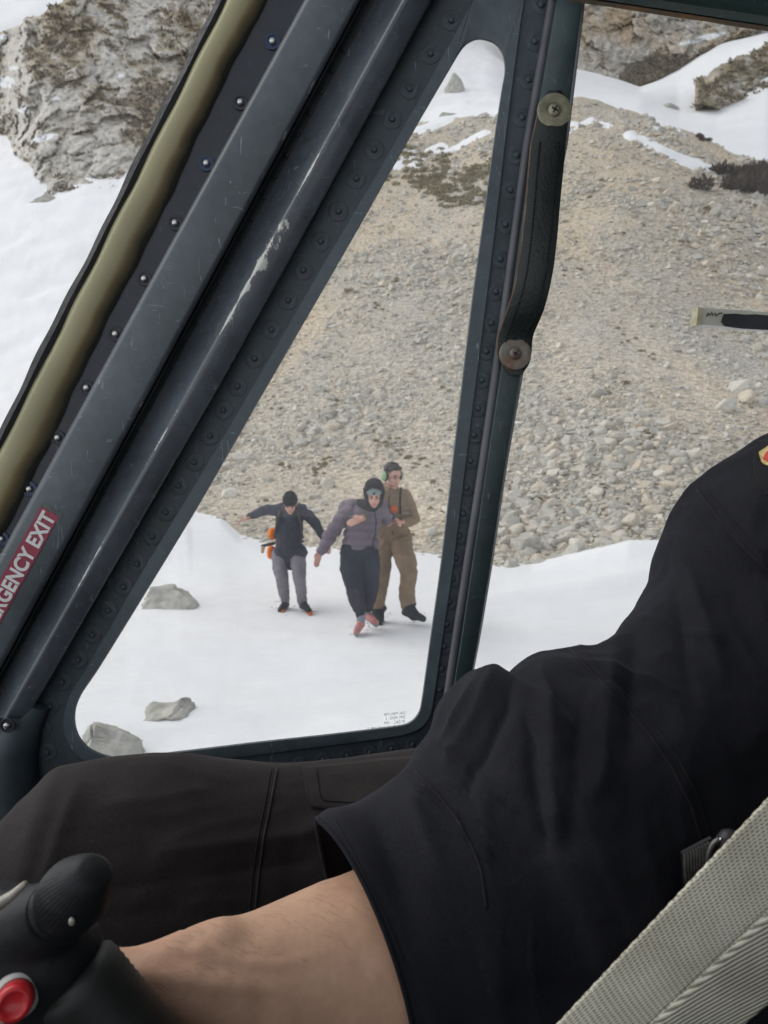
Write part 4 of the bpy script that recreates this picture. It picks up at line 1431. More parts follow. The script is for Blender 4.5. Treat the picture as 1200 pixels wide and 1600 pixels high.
def text_mesh(name, body, size, mat, parent, M4, extrude=0.0002, xscale=1.0, bold=0.0):
    cu = bpy.data.curves.new(name, 'FONT')
    cu.body = body; cu.size = size; cu.extrude = extrude; cu.align_x = 'RIGHT'; cu.offset = bold; cu.space_character = 1.02
    t = bpy.data.objects.new(name, cu)
    COL.objects.link(t)
    dg = bpy.context.evaluated_depsgraph_get()
    me = bpy.data.meshes.new_from_object(t.evaluated_get(dg))
    bpy.data.objects.remove(t)
    o = bpy.data.objects.new(name, me)
    me.materials.clear(); me.materials.append(mat)
    COL.objects.link(o)
    for v in me.vertices: v.co.x *= xscale
    parent_keep(o, parent)
    o.matrix_world = M4
    return o


def world_to_local_set(o, M4):
    par = Matrix.Identity(4)
    o.matrix_basis = M4                       # parents use an inverse, so basis == world


ex0 = PY(*(pa + dirn * 200 + (pb - pa) * 0.5), 0.9613); ex1 = PY(*(pa + (pb - pa) * 0.5), 0.9613)
xdir = Vector((ex1.x - ex0.x, 0, ex1.z - ex0.z)).normalized()      # reading direction: up the post
ydir = Vector((0, -1, 0)).cross(xdir)
wid = (PY(*pb, 0.9613) - PY(*pa, 0.9613)).length
org = PY(*(pa + dirn * 3 + (pb - pa) * 0.87), 0.9613)
Mx = Matrix(((xdir.x, ydir.x, 0, org.x), (0, 0, -1, 0.9613), (xdir.z, ydir.z, 0, org.z), (0, 0, 0, 1)))
t = text_mesh('lettering', 'EMERGENCY EXIT', wid * 1.0, M['placard_white'], plac, Mx, 0.0002, 0.86, wid * 0.035)
t.matrix_basis = Mx

# ---- etched maker's marks in the pane corner, read from outside (so reversed here)
M['etch'] = noise_mat('etched_marks', (0.48, 0.49, 0.51), (0.58, 0.59, 0.61), 50, 0.6)
for i, (txt, xr, yb, ang) in enumerate((('DAL MAN IMA', 633, 1116, 0), ('EPM. MOD . 2', 633, 1122.5, 0), ('07-ZAC     HM', 633, 1129.5, 0), ('T.MTL.T : 02 JAMM SMB .21', 633, 1136.5, 0))):
    org = PY(xr, yb, 1.0138)
    sl = R(6.5)
    xd = Vector((-math.cos(sl), 0, math.sin(sl))) * 1.0           # reversed text runs to the left
    xd = Vector((-math.cos(sl), 0, -math.sin(sl)))
    yd = Vector((-math.sin(sl) * 0, 0, 1))
    Mx = Matrix(((xd.x, yd.x, 0, org.x), (0, 0, 1, 1.0138), (xd.z, yd.z, 0, org.z), (0, 0, 0, 1)))
    w = text_mesh('etched_mark', txt, 0.0062, M['etch'], door, Mx, 0.00005, 0.78)
    for v in w.data.vertices: v.co.x += 0.0
    xs_ = [v.co.x for v in w.data.vertices]
    for v in w.data.vertices: v.co.x -= min(xs_)
    w.matrix_basis = Mx

# ---- windscreen, roof, floor, rear bulkhead and the far side, built as simply as they are hidden
V = []
for k, y in enumerate(np.linspace(-260, 1330, 24)):
    p = PY(L0(y) + 4, y, 1.0)
    q = Vector((-1.35, 0.0, 2.75 - 1.9 * (k / 23)))
    for t_ in np.linspace(0, 1, 12):
        r = Vector((p.x, 1.004, p.z)).lerp(q, t_) + Vector((-0.12, 0.10, 0)) * math.sin(math.pi * t_)
        V.append(tuple(r))
F = [(k * 12 + i, k * 12 + i + 1, (k + 1) * 12 + i + 1, (k + 1) * 12 + i) for k in range(23) for i in range(11)]
hmesh('windscreen', V, F, M['screen'], smooth=True)


def box(name, x0, x1, y0, y1, z0, z1, mat, parent=None, bev=0.0):
    bm = bmesh.new()
    bmesh.ops.create_cube(bm, size=1.0, matrix=Matrix.Translation(((x0 + x1) / 2, (y0 + y1) / 2, (z0 + z1) / 2)) @ Matrix.Diagonal((x1 - x0, y1 - y0, z1 - z0, 1)))
    if bev: bmesh.ops.bevel(bm, geom=bm.edges[:], offset=bev, segments=3, profile=0.6, affect='EDGES')
    return bm_obj(name, bm, mat, parent or heli, auto=40 if bev else None)


box('cabin_roof', 0.35, 1.75, -1.1, 1.0, 2.92, 2.99, M['lining'])  # unseen roof, cut back to let more light into the cabin
box('cabin_floor', -1.3, 1.75, -1.1, 1.0, 0.60, 0.66, M['lining'])
box('rear_bulkhead', 1.70, 1.76, -1.1, 1.0, 0.66, 2.92, M['lining'])
box('far_door_panel', -0.9, 1.70, -1.12, -1.06, 0.66, 1.75, M['lining'])  # unseen panel, height set to keep the lower cabin dark
box('far_door_header', 0.3, 1.70, -1.12, -1.06, 2.62, 2.92, M['lining'])
box('far_door_post', 0.95, 1.05, -1.12, -1.06, 1.45, 2.62, M['lining'])
box('instrument_panel', -1.30, -1.02, -0.75, 0.62, 0.95, 1.62, M['lining'], bev=0.03)
# ------------------------------------------------------------------ body-building tools
from mathutils.bvhtree import BVHTree


def capsule_chain(bm, pts, radii, n=12, squash=None, normal=None):
    """Closed, tapering limb through pts with rounded ends. squash: depth/width ratio about the given normal."""
    pts = [Vector(p) for p in pts]
    P2, R2 = [], []
    a = (pts[0] - pts[1]).normalized(); z = (pts[-1] - pts[-2]).normalized()
    for f in (0.98, 0.8, 0.45):
        P2.append(pts[0] + a * radii[0] * f); R2.append(radii[0] * math.sqrt(max(0.0, 1 - f * f)))
    for i, p in enumerate(pts):
        P2.append(p); R2.append(radii[i])
    for f in (0.45, 0.8, 0.98):
        P2.append(pts[-1] + z * radii[-1] * f); R2.append(radii[-1] * math.sqrt(max(0.0, 1 - f * f)))
    rings = []
    t0 = (P2[1] - P2[0]).normalized()
    ref = Vector(normal) if normal is not None else (Vector((0, 1, 0)) if abs(t0.y) < 0.9 else Vector((1, 0, 0)))
    for i, p in enumerate(P2):
        t = (P2[min(i + 1, len(P2) - 1)] - P2[max(i - 1, 0)]).normalized()
        w = (ref - t * ref.dot(t)).normalized()          # depth direction
        u = w.cross(t)
        sq = 1.0 if squash is None else squash
        rings.append([bm.verts.new(p + u * math.cos(q) * R2[i] + w * math.sin(q) * R2[i] * sq) for q in (2 * math.pi * k / n for k in range(n))])
    for r0, r1 in zip(rings[:-1], rings[1:]):
        for k in range(n): bm.faces.new((r0[k], r0[(k + 1) % n], r1[(k + 1) % n], r1[k]))
    bm.faces.new(rings[0][::-1]); bm.faces.new(rings[-1])


def ellipsoid(bm, c, r, rot=None, sub=3):
    m4 = Matrix.Translation(Vector(c)) @ (rot.to_4x4() if rot is not None else Matrix.Identity(4)) @ Matrix.Diagonal((*r, 1))
    bmesh.ops.create_icosphere(bm, subdivisions=sub, radius=1.0, matrix=m4)


def fuse(name, bm, voxel, mat, parent, smooth_it=4, disp=None, smooth=True):
    """Voxel-join overlapping pieces into one continuous skin."""
    bmesh.ops.recalc_face_normals(bm, faces=bm.faces[:])
    me = bpy.data.meshes.new(name); bm.to_mesh(me); bm.free()
    o = bpy.data.objects.new(name, me); COL.objects.link(o)
    md = o.modifiers.new('r', 'REMESH'); md.mode = 'VOXEL'; md.voxel_size = voxel; md.use_smooth_shade = True
    if smooth_it:
        ms = o.modifiers.new('s', 'SMOOTH'); ms.factor = 0.5; ms.iterations = smooth_it
    dg = bpy.context.evaluated_depsgraph_get()
    me2 = bpy.data.meshes.new_from_object(o.evaluated_get(dg))
    bpy.data.objects.remove(o); bpy.data.meshes.remove(me)
    me2.name = name
    if disp:
        n = len(me2.vertices)
        co = np.empty(n * 3, np.float32); me2.vertices.foreach_get('co', co); co = co.reshape(-1, 3)
        no = np.empty(n * 3, np.float32); me2.vertex_normals.foreach_get('vector', no); no = no.reshape(-1, 3)
        co = co + no * disp(co.astype(float), no.astype(float))[:, None]
        me2.vertices.foreach_set('co', co.astype(np.float32).ravel())
        me2.update()
    me2.polygons.foreach_set('use_smooth', np.ones(len(me2.polygons), bool))
    me2.materials.clear(); me2.materials.append(mat)
    o = bpy.data.objects.new(name, me2); COL.objects.link(o)
    if parent is not None: parent_keep(o, parent)
    return o


def resample(secs, n):
    """secs rows of numbers -> n rows, smooth (Catmull-Rom)."""
    S = np.array(secs, float); m = len(S)
    t = np.linspace(0, m - 1, n)
    out = []
    for x in t:
        i = min(int(x), m - 2); f = x - i
        p0, p1, p2, p3 = S[max(i - 1, 0)], S[i], S[i + 1], S[min(i + 2, m - 1)]
        out.append(0.5 * (2 * p1 + (p2 - p0) * f + (2 * p0 - 5 * p1 + 4 * p2 - p3) * f * f + (3 * p1 - p0 - 3 * p2 + p3) * f**3))
    return np.array(out)


def limb_rings(secs, n_ring, n_len, squash=0.85, expo=1.0):
    """Elliptical sections between two silhouette points at a depth: (ax, ay, bx, by, depth)."""
    S = resample(secs, n_len)
    cen = [(P(a, b_, d) + P(c, e, d)) / 2 for a, b_, c, e, d in S]
    rings = []
    for i, (a, b_, c, e, d) in enumerate(S):
        h = (P(a, b_, d) - P(c, e, d)) / 2
        ax = (cen[min(i + 1, len(cen) - 1)] - cen[max(i - 1, 0)]).normalized()
        nrm = h.cross(ax).normalized()
        if nrm.y > 0: nrm = -nrm                        # towards the camera side
        rings.append([cen[i] + h * math.cos(q) + nrm * (h.length * squash * math.sin(q)) for q in (2 * math.pi * k / n_ring for k in range(n_ring))])
    return rings, cen


def limb_bm(bm, secs, n_ring=24, n_len=24, squash=0.85, caps=(True, True)):
    rings, cen = limb_rings(secs, n_ring, n_len, squash)
    vr = [[bm.verts.new(p) for p in r] for r in rings]
    for r0, r1 in zip(vr[:-1], vr[1:]):
        for k in range(n_ring): bm.faces.new((r0[k], r0[(k + 1) % n_ring], r1[(k + 1) % n_ring], r1[k]))
    if caps[0]: bm.faces.new(vr[0][::-1])
    if caps[1]: bm.faces.new(vr[-1])
    return vr


# ------------------------------------------------------------------ cloth and skin
def cloth_mat(name, c, weave=900, rough=0.85, vari=0.25, sheen=0.4):
    m, nt, b = new_mat(name)
    v = obj_coord(nt)
    n1 = tex_noise(nt, v, 9.0, 6, 0.6)
    w1 = nt.nodes.new('ShaderNodeTexWave'); w1.inputs['Scale'].default_value = weave / 6.28; w1.bands_direction = 'DIAGONAL'
    nt.links.new(v, w1.inputs['Vector'])
    n2 = tex_noise(nt, v, weave * 0.5, 4, 0.6)
    col = ramp(nt, n1, [(0.3, tuple(x * (1 - vari) for x in c)), (0.7, tuple(x * (1 + vari) for x in c))])
    col = mixrgb(nt, 1.0, col, ramp(nt, n2, [(0.25, (0.7,) * 3), (0.7, (1.25,) * 3)]), 'MULTIPLY')
    lint = ramp(nt, tex_noise(nt, v, 330.0, 2, 0.5), [(0.80, (0, 0, 0)), (0.83, (0.10,) * 3)])
    col = mixrgb(nt, 1.0, col, lint, 'ADD')
    nt.links.new(col, b.inputs['Base Color'])
    b.inputs['Roughness'].default_value = rough
    b.inputs['Specular IOR Level'].default_value = 0.15
    b.inputs['Sheen Weight'].default_value = sheen
    b.inputs['Sheen Roughness'].default_value = 0.6
    b.inputs['Sheen Tint'].default_value = (*[min(1, x * 6) for x in c], 1)
    mh = nt.nodes.new('ShaderNodeMath'); mh.operation = 'MULTIPLY_ADD'
    nt.links.new(n2, mh.inputs[0]); mh.inputs[1].default_value = 0.6
    nt.links.new(tex_noise(nt, v, 60, 4, 0.6), mh.inputs[2])
    bump_to(nt, b, mh.outputs[0], 0.22, 0.002)
    return m


M['trousers'] = cloth_mat('black_ripstop', (0.022, 0.019, 0.019))
M['suit'] = cloth_mat('black_flight_shirt', (0.0105, 0.0108, 0.0140))
M['suit_seam'] = cloth_mat('black_seam', (0.013, 0.0125, 0.014))
m, nt, b = new_mat('skin')
v = obj_coord(nt)
n1 = tex_noise(nt, v, 16.0, 6, 0.6)
n2 = tex_noise(nt, v, 220.0, 5, 0.6)
n3 = tex_noise(nt, v, 5.0, 3, 0.5)
c = ramp(nt, n1, [(0.3, (0.45, 0.265, 0.175)), (0.6, (0.56, 0.35, 0.235)), (0.8, (0.59, 0.37, 0.25))])
c = mixrgb(nt, ramp(nt, n3, [(0.5, (0, 0, 0)), (0.75, (0.5,) * 3)]), c, (0.53, 0.26, 0.185))
c = mixrgb(nt, 1.0, c, ramp(nt, n2, [(0.3, (0.93,) * 3), (0.7, (1.04,) * 3)]), 'MULTIPLY')
nt.links.new(c, b.inputs['Base Color'])
b.inputs['Roughness'].default_value = 0.5
b.inputs['Specular IOR Level'].default_value = 0.35
b.inputs['Subsurface Weight'].default_value = 0.12
b.inputs['Subsurface Radius'].default_value = (0.012, 0.005, 0.003)
b.inputs['Subsurface Scale'].default_value = 0.5
bump_to(nt, b, n2, 0.10, 0.0008)
M['skin'] = m
M['hair'] = noise_mat('dark_hair', (0.012, 0.010, 0.009), (0.035, 0.028, 0.024), 60, 0.6, 0.4, 200)

# ------------------------------------------------------------------ the pilot
pilot = thing('person', 'pilot in black shirt and trousers seated beside the side window, bare forearm reaching forward', 'person', tuple(P(1150, 1700, 0.72)))

FOREARM = [(760, 1330, 830, 1690, 0.54), (680, 1338, 735, 1700, 0.52), (610, 1350, 668, 1690, 0.505), (545, 1372, 600, 1672, 0.49), (480, 1398, 520, 1668, 0.475), (430, 1420, 455, 1660, 0.462), (390, 1434, 405, 1652, 0.452), (350, 1443, 352, 1630, 0.443), (320, 1449, 315, 1618, 0.437), (290, 1458, 280, 1610, 0.431), (250, 1475, 235, 1610, 0.424), (205, 1487, 185, 1620, 0.417)]
bm = bmesh.new()
limb_bm(bm, FOREARM, 32, 40, 0.80)
# hand: back of the hand behind the lever, thumb and four fingers closing round the grip
limb_bm(bm, [(250, 1476, 235, 1630, 0.424), (190, 1487, 168, 1642, 0.416), (140, 1492, 112, 1652, 0.415), (95, 1500, 66, 1650, 0.415), (62, 1515, 40, 1640, 0.416)], 24, 20, 0.42)
for k in range(4):
    bx, by = 72 - k * 4, 1518 + k * 38
    L = (1.0, 1.1, 1.04, 0.85)[k]
    p0 = P(bx + 30, by, 0.418); p1 = P(bx - 62 * L, by + 14, 0.414); p2 = P(bx - 88 * L, by + 24, 0.385); p3 = P(bx - 62 * L, by + 34, 0.352)
    capsule_chain(bm, [p0, p1, p2, p3], [0.0095, 0.009, 0.0082, 0.0072], 10)
capsule_chain(bm, [P(180, 1520, 0.418), P(130, 1512, 0.425), P(90, 1500, 0.43), P(50, 1510, 0.425)], [0.014, 0.0115, 0.0102, 0.009], 12)
# upper arm, trunk, neck and head (inside the clothes or beyond the frame)
sh = P(1240, 800, 0.70)
capsule_chain(bm, [P(800, 1520, 0.55), P(900, 1450, 0.58), P(1180, 960, 0.67), sh], [0.052, 0.055, 0.06, 0.062], 16)
hipc = P(1060, 1540, 0.86)
chest = P(1400, 900, 0.86)
capsule_chain(bm, [hipc, hipc.lerp(chest, 0.5), chest], [0.13, 0.135, 0.15], 20)
neck = P(1470, 640, 0.88)
headc = P(1500, 430, 0.88)
capsule_chain(bm, [chest, neck, headc], [0.09, 0.06, 0.058], 16)
ellipsoid(bm, headc + Vector((-0.005, 0, 0.03)), (0.098, 0.078, 0.118))
capsule_chain(bm, [headc + Vector((-0.09, 0, 0.03)), headc + Vector((-0.115, 0, 0.0)), headc + Vector((-0.09, 0, -0.015))], [0.012, 0.016, 0.012], 8)
ellipsoid(bm, headc + Vector((-0.055, 0, -0.065)), (0.045, 0.045, 0.04))
for sy in (-1, 1):
    ellipsoid(bm, headc + Vector((0.012, sy * 0.08, 0.01)), (0.02, 0.01, 0.032))


def skin_disp(co, no):
    x, y, d = pix(co)
    w = np.exp(-((x - 350) / 26) ** 2 - ((y - 1452) / 18) ** 2) * 0.0035         # knob of the wrist bone
    w -= np.exp(-((x - 405) / 16) ** 2 - ((y - 1590) / 40) ** 2) * 0.003
    w += 0.0012 * fbm(co * 38, 3, 3)
    tend = np.exp(-((y - (1530 + (x - 300) * 0.12)) / 14) ** 2) * np.clip((480 - x) / 120, 0, 1) * np.clip((x - 180) / 60, 0, 1) * 0.0024
    vein = np.abs(y - (1500 + 18 * np.sin(x * 0.018) + (x - 250) * -0.06))
    tend = tend + 0.0014 * np.exp(-(vein / 5) ** 2) * np.clip((520 - x) / 60, 0, 1) * np.clip((x - 230) / 60, 0, 1)
    tend = tend - 0.0012 * np.exp(-((x - 268 + (y - 1540) * 0.25) / 3.5) ** 2) - 0.0010 * np.exp(-((x - 284 + (y - 1540) * 0.22) / 3.0) ** 2)
    return w + tend


body = fuse('body', bm, 0.0042, M['skin'], pilot, 6, skin_disp)
_bv = BVHTree.FromPolygons([tuple(v.co) for v in body.data.vertices], [tuple(p.vertices) for p in body.data.polygons])
_rh = np.random.default_rng(77)
V, F = [], []
for _ in range(110):
    hx = _rh.uniform(250, 600); hy = np.interp(hx, [160, 250, 350, 430, 545, 620], [1490, 1477, 1443, 1420, 1374, 1345]) + abs(_rh.normal()) * 60 + 2
    loc, no, _i, _d = _bv.ray_cast(CAMP, (P(hx, hy, 1.0) - CAMP).normalized())
    if loc is None or (loc - CAMP).length > 0.6: continue
    t_ = Vector((-1, 0.1, 0.25 + 0.4 * _rh.normal())).normalized(); t_ = (t_ - no * t_.dot(no)).normalized()
    Lh = _rh.uniform(0.006, 0.013); sd_ = t_.cross(no) * 0.00005
    a_ = loc; m_ = loc + t_ * Lh * 0.55 + no * Lh * 0.16; e_ = loc + t_ * Lh + no * Lh * 0.14
    k0 = len(V); V += [tuple(a_ - sd_), tuple(a_ + sd_), tuple(m_ + sd_ * 0.8), tuple(m_ - sd_ * 0.8), tuple(e_)]
    F += [(k0, k0 + 1, k0 + 2), (k0, k0 + 2, k0 + 3), (k0 + 3, k0 + 2, k0 + 4)]
o = mesh_np('arm_hair', V, F, M['hair'], pilot, smooth=False); o['kind'] = 'stuff'
bm = bmesh.new()
ellipsoid(bm, headc + Vector((0.018, 0, 0.06)), (0.098, 0.086, 0.10))
fuse('hair', bm, 0.008, M['hair'], pilot, 2, lambda co, no: 0.006 * fbm(co * 60, 3, 8))

# trousers: near-door thigh in full, knee, shin, and the nearer thigh below the frame
THIGH = [(800, 1150, 930, 1560, 0.84), (740, 1166, 830, 1550, 0.82), (680, 1174, 740, 1545, 0.805), (620, 1180, 660, 1540, 0.80), (560, 1187, 580, 1535, 0.795), (500, 1195, 505, 1532, 0.785), (450, 1198, 452, 1532, 0.778), (420, 1198, 418, 1532, 0.772), (375, 1194, 365, 1535, 0.765), (330, 1189, 315, 1538, 0.757), (285, 1184, 262, 1540, 0.75), (240, 1184, 210, 1542, 0.742), (195, 1189, 155, 1542, 0.734), (150, 1196, 100, 1540, 0.726), (110, 1205, 50, 1538, 0.72), (78, 1213, 5, 1535, 0.714), (45, 1246, -40, 1532, 0.708), (5, 1284, -85, 1530, 0.702), (-40, 1322, -120, 1528, 0.70), (-85, 1370, -140, 1520, 0.70)]
bm = bmesh.new()
limb_bm(bm, THIGH, 40, 70, 0.80)
capsule_chain(bm, [P(-60, 1420, 0.70), P(-140, 1640, 0.70), P(-190, 2250, 0.72)], [0.07, 0.062, 0.045], 20)
capsule_chain(bm, [P(960, 1640, 0.72), P(500, 1800, 0.62), P(60, 1760, 0.55)], [0.095, 0.085, 0.07], 24)
capsule_chain(bm, [P(60, 1760, 0.55), P(-60, 2700, 0.60)], [0.066, 0.05], 20)
capsule_chain(bm, [hipc, P(960, 1480, 0.84)], [0.15, 0.13], 24)


def fold(co, x0, y0, x1, y1, width, amp):
    """A ridge or crease along a line on the cloth, in photo pixels of this camera-facing side."""
    x, y, d = pix(co)
    dx, dy = x1 - x0, y1 - y0
    L = math.hypot(dx, dy)
    t = ((x - x0) * dx + (y - y0) * dy) / L
    s = ((x - x0) * dy - (y - y0) * dx) / L
    return amp * 1.15 * np.exp(-np.sqrt((s / (0.72 * width)) ** 2 + 0.05) + 0.22) * np.clip(np.minimum(t + 20, L + 20 - t) / 45, 0, 1)


def trouser_disp(co, no):
    w = 0.003 * fbm(co * np.array([5, 9, 12]), 4, 41) + 0.0012 * fbm(co * np.array([16, 30, 40]), 3, 42)
    warp = co + 0.02 * np.stack([fbm(co * 9, 2, 43), fbm(co * 9, 2, 44), fbm(co * 9, 2, 45)], -1)
    w = w + 0.003 * (fbm(warp * np.array([6, 12, 16]), 2, 46, 0.5, True) - 0.35)
    w = w + fold(co, 500, 1300, 250, 1330, 22, 0.004) - fold(co, 480, 1345, 180, 1390, 20, 0.003) + fold(co, 120, 1230, 60, 1400, 20, 0.004) + fold(co, 340, 1230, 160, 1260, 20, 0.0025)
    w = w + fold(co, 600, 1240, 480, 1300, 16, 0.003) - fold(co, 300, 1420, 100, 1440, 20, 0.003)
    return w


trous = fuse('trousers', bm, 0.0040, M['trousers'], pilot, 4, trouser_disp)

# shirt: trunk, the near upper arm and its loose turned-back sleeve
SLEEVE = [(499, 1284, 596, 1690, 0.505), (522, 1270, 640, 1705, 0.512), (560, 1264, 690, 1715, 0.52), (600, 1244, 745, 1715, 0.53), (640, 1216, 800, 1705, 0.54), (668, 1190, 840, 1690, 0.55), (692, 1150, 880, 1670, 0.56), (710, 1100, 915, 1650, 0.567), (732, 1064, 950, 1620, 0.575), (762, 1046, 985, 1590, 0.58), (786, 1052, 1010, 1560, 0.585), (804, 1062, 1035, 1530, 0.59), (826, 1044, 1060, 1500, 0.60), (852, 1025, 1085, 1470, 0.607), (898, 1015, 1110, 1435, 0.615), (944, 1008, 1140, 1400, 0.625), (966, 994, 1160, 1370, 0.63), (986, 974, 1185, 1340, 0.64), (1024, 928, 1210, 1300, 0.65), (1056, 880, 1240, 1250, 0.66), (1064, 838, 1265, 1210, 0.667), (1075, 795, 1290, 1170, 0.673), (1090, 768, 1320, 1130, 0.68), (1125, 735, 1360, 1100, 0.69), (1165, 704, 1400, 1080, 0.70), (1215, 674, 1450, 1060, 0.715), (1290, 640, 1500, 1050, 0.74), (1370, 622, 1540, 1040, 0.77)]


def shirt_disp(co, no):
    x, y, d = pix(co)
    w = 0.003 * fbm(co * np.array([7, 8, 7]), 4, 51) + 0.0012 * fbm(co * 30, 3, 52)
    warp = co + 0.02 * np.stack([fbm(co * 9, 2, 53), fbm(co * 9, 2, 54), fbm(co * 9, 2, 55)], -1)
    w = w + 0.0052 * (fbm(warp * np.array([20, 12, 7]), 2, 56, 0.5, True) - 0.35) * np.clip((x - 560) / 120, 0, 1)
    w = w + fold(co, 640, 1230, 760, 1330, 8, 0.004) - fold(co, 660, 1260, 790, 1370, 8, 0.0035) + fold(co, 690, 1160, 800, 1260, 8, 0.004) + fold(co, 735, 1080, 700, 1150, 8, 0.004) + fold(co, 880, 1030, 1010, 1060, 9, 0.004) - fold(co, 890, 1048, 1020, 1085, 9, 0.0035) + fold(co, 1000, 965, 1120, 1000, 9, 0.004)
    w = w + fold(co, 772, 1050, 700, 1200, 16, 0.005) - fold(co, 800, 1068, 730, 1240, 15, 0.0055) + fold(co, 850, 1040, 870, 1300, 20, 0.0055) - fold(co, 822, 1120, 850, 1330, 16, 0.0055)
    w = w - fold(co, 905, 1120, 890, 1330, 20, 0.0042) + fold(co, 960, 1020, 930, 1240, 27, 0.0042) - fold(co, 990, 985, 985, 1180, 22, 0.0042) + fold(co, 640, 1225, 690, 1380, 27, 0.005) - fold(co, 585, 1272, 640, 1420, 17, 0.0042)
    w = w + fold(co, 1065, 850, 1130, 1060, 27, 0.005) - fold(co, 1050, 900, 1085, 1090, 20, 0.0042) + fold(co, 1088, 768, 1210, 900, 11, 0.0042) - fold(co, 1078, 790, 1195, 915, 15, 0.0042)
    return w


bm = bmesh.new()
limb_bm(bm, SLEEVE[3:], 48, 90, 0.80)
capsule_chain(bm, [hipc + Vector((0.02, -0.01, 0.02)), hipc.lerp(chest, 0.5), chest], [0.165, 0.172, 0.19], 28)
capsule_chain(bm, [chest, neck], [0.15, 0.075], 24)
shirt = fuse('shirt', bm, 0.0031, M['suit'], pilot, 3, shirt_disp)

# open sleeve end: a cloth tube with an inside
n_r, n_l = 64, 30
rings, cen = limb_rings(SLEEVE[:6], n_r, n_l, 0.80)
V = np.array([[tuple(p) for p in r] for r in rings])
C = np.array([tuple(c) for c in cen])
# the far lip of the cuff stands open behind the near one
ang = 2 * math.pi * np.arange(n_r) / n_r
Fq = [(k * n_r + i, k * n_r + (i + 1) % n_r, (k + 1) * n_r + (i + 1) % n_r, (k + 1) * n_r + i) for k in range(n_l - 1) for i in range(n_r)]
far = np.clip(-np.sin(ang), 0, 1); nearw = np.clip(np.sin(ang), 0, 1)
for k in range(8):
    V[k] += np.array([0.018, 0.004, 0.0]) * (far * (1 - k / 8))[:, None] + np.array([0.004, 0.0, 0.0]) * (nearw * (1 - k / 8))[:, None]
flat_ = V.reshape(-1, 3)
nrm = (V - C[:, None, :]); nrm /= np.linalg.norm(nrm, axis=-1, keepdims=True)
dd = shirt_disp(flat_, nrm.reshape(-1, 3))
fade = np.repeat(np.clip(np.arange(n_l) / 5, 0.15, 1), n_r)
flat_ = flat_ + nrm.reshape(-1, 3) * (dd * fade)[:, None]
cuff = mesh_np('sleeve_cuff', flat_, Fq, M['suit'], pilot)
sol = cuff.modifiers.new('t', 'SOLIDIFY'); sol.thickness = 0.0022; sol.offset = -1
# rolled hem along the cuff edge
bm = bmesh.new()
rim = [Vector(flat_[i]) for i in range(n_r)]
tube_bm(bm, rim + [rim[0]], 0.0016, 8, caps=False)
bm_obj('cuff_hem', bm, M['suit'], cuff, smooth=True)


def bvh_of(objs):
    vs, fs, off = [], [], 0
    for o in objs:
        vs += [tuple(v.co) for v in o.data.vertices]
        fs += [tuple(i + off for i in p.vertices) for p in o.data.polygons]
        off += len(o.data.vertices)
    return BVHTree.FromPolygons(vs, fs)


def on_cloth(bvh, px, py):
    d = (P(px, py, 1.0) - CAMP).normalized()
    loc, no, _, _ = bvh.ray_cast(CAMP, d)
    if loc is None: return None, None
    if no.dot(d) > 0: no = -no
    return loc, no


def seam(name, bvh, pts, parent, r=0.0011, mat=None, lift=0.0004, n=None):
    pts = np.array(pts, float)
    L = np.concatenate([[0], np.cumsum(np.hypot(*np.diff(pts, axis=0).T))])
    n = n or max(4, int(L[-1] / 6))
    q = []
    for s in np.linspace(0, L[-1], n):
        loc, no = on_cloth(bvh, np.interp(s, L, pts[:, 0]), np.interp(s, L, pts[:, 1]))
        if loc is not None and (not q or (loc - q[-1]).length < 0.05): q.append(loc + no * lift)
    if len(q) < 3: return None
    bm = bmesh.new(); tube_bm(bm, q, r, 6)
    return bm_obj(name, bm, mat or M['suit_seam'], parent, smooth=True)


bt = bvh_of([trous]); bs = bvh_of([shirt, cuff])
seam('trouser_seam', bt, [(433, 1202), (424, 1250), (412, 1310), (404, 1370), (398, 1430)], trous, 0.0014, M['trousers'])
seam('trouser_seam', bt, [(424, 1202), (415, 1250), (403, 1310), (395, 1370), (389, 1430)], trous, 0.0007)


def patch(name, bvh, poly, parent, mat, thick=0.0016, step=5.0, lift=0.0012):
    """A sewn-on piece of cloth: the outline projected on to the garment it is sewn to, with its own thickness."""
    xs_ = np.arange(min(p[0] for p in poly), max(p[0] for p in poly) + step, step)
    def span(x):
        ys = []
        pts = poly + [poly[0]]
        for (ax, ay), (bx, by) in zip(pts[:-1], pts[1:]):
            if (ax - x) * (bx - x) <= 0 and ax != bx: ys.append(ay + (x - ax) * (by - ay) / (bx - ax))
        return (min(ys), max(ys)) if len(ys) >= 2 else None
    cols_ = []
    for x in xs_:
        sp = span(min(max(x, min(p[0] for p in poly) + 0.01), max(p[0] for p in poly) - 0.01))
        if sp is None: continue
        colp = []
        for y in np.linspace(sp[0], sp[1], 16):
            loc, no = on_cloth(bvh, x, y)
            colp.append(None if loc is None else (loc + no * lift))
        if any(c is None for c in colp): continue
        cols_.append(colp)
    V = [tuple(p) for c in cols_ for p in c]
    F = [(k * 16 + i, k * 16 + i + 1, (k + 1) * 16 + i + 1, (k + 1) * 16 + i) for k in range(len(cols_) - 1) for i in range(15)]
    o = mesh_np(name, V, F, mat, parent)
    s = o.modifiers.new('t', 'SOLIDIFY'); s.thickness = thick; s.offset = 0
    return o


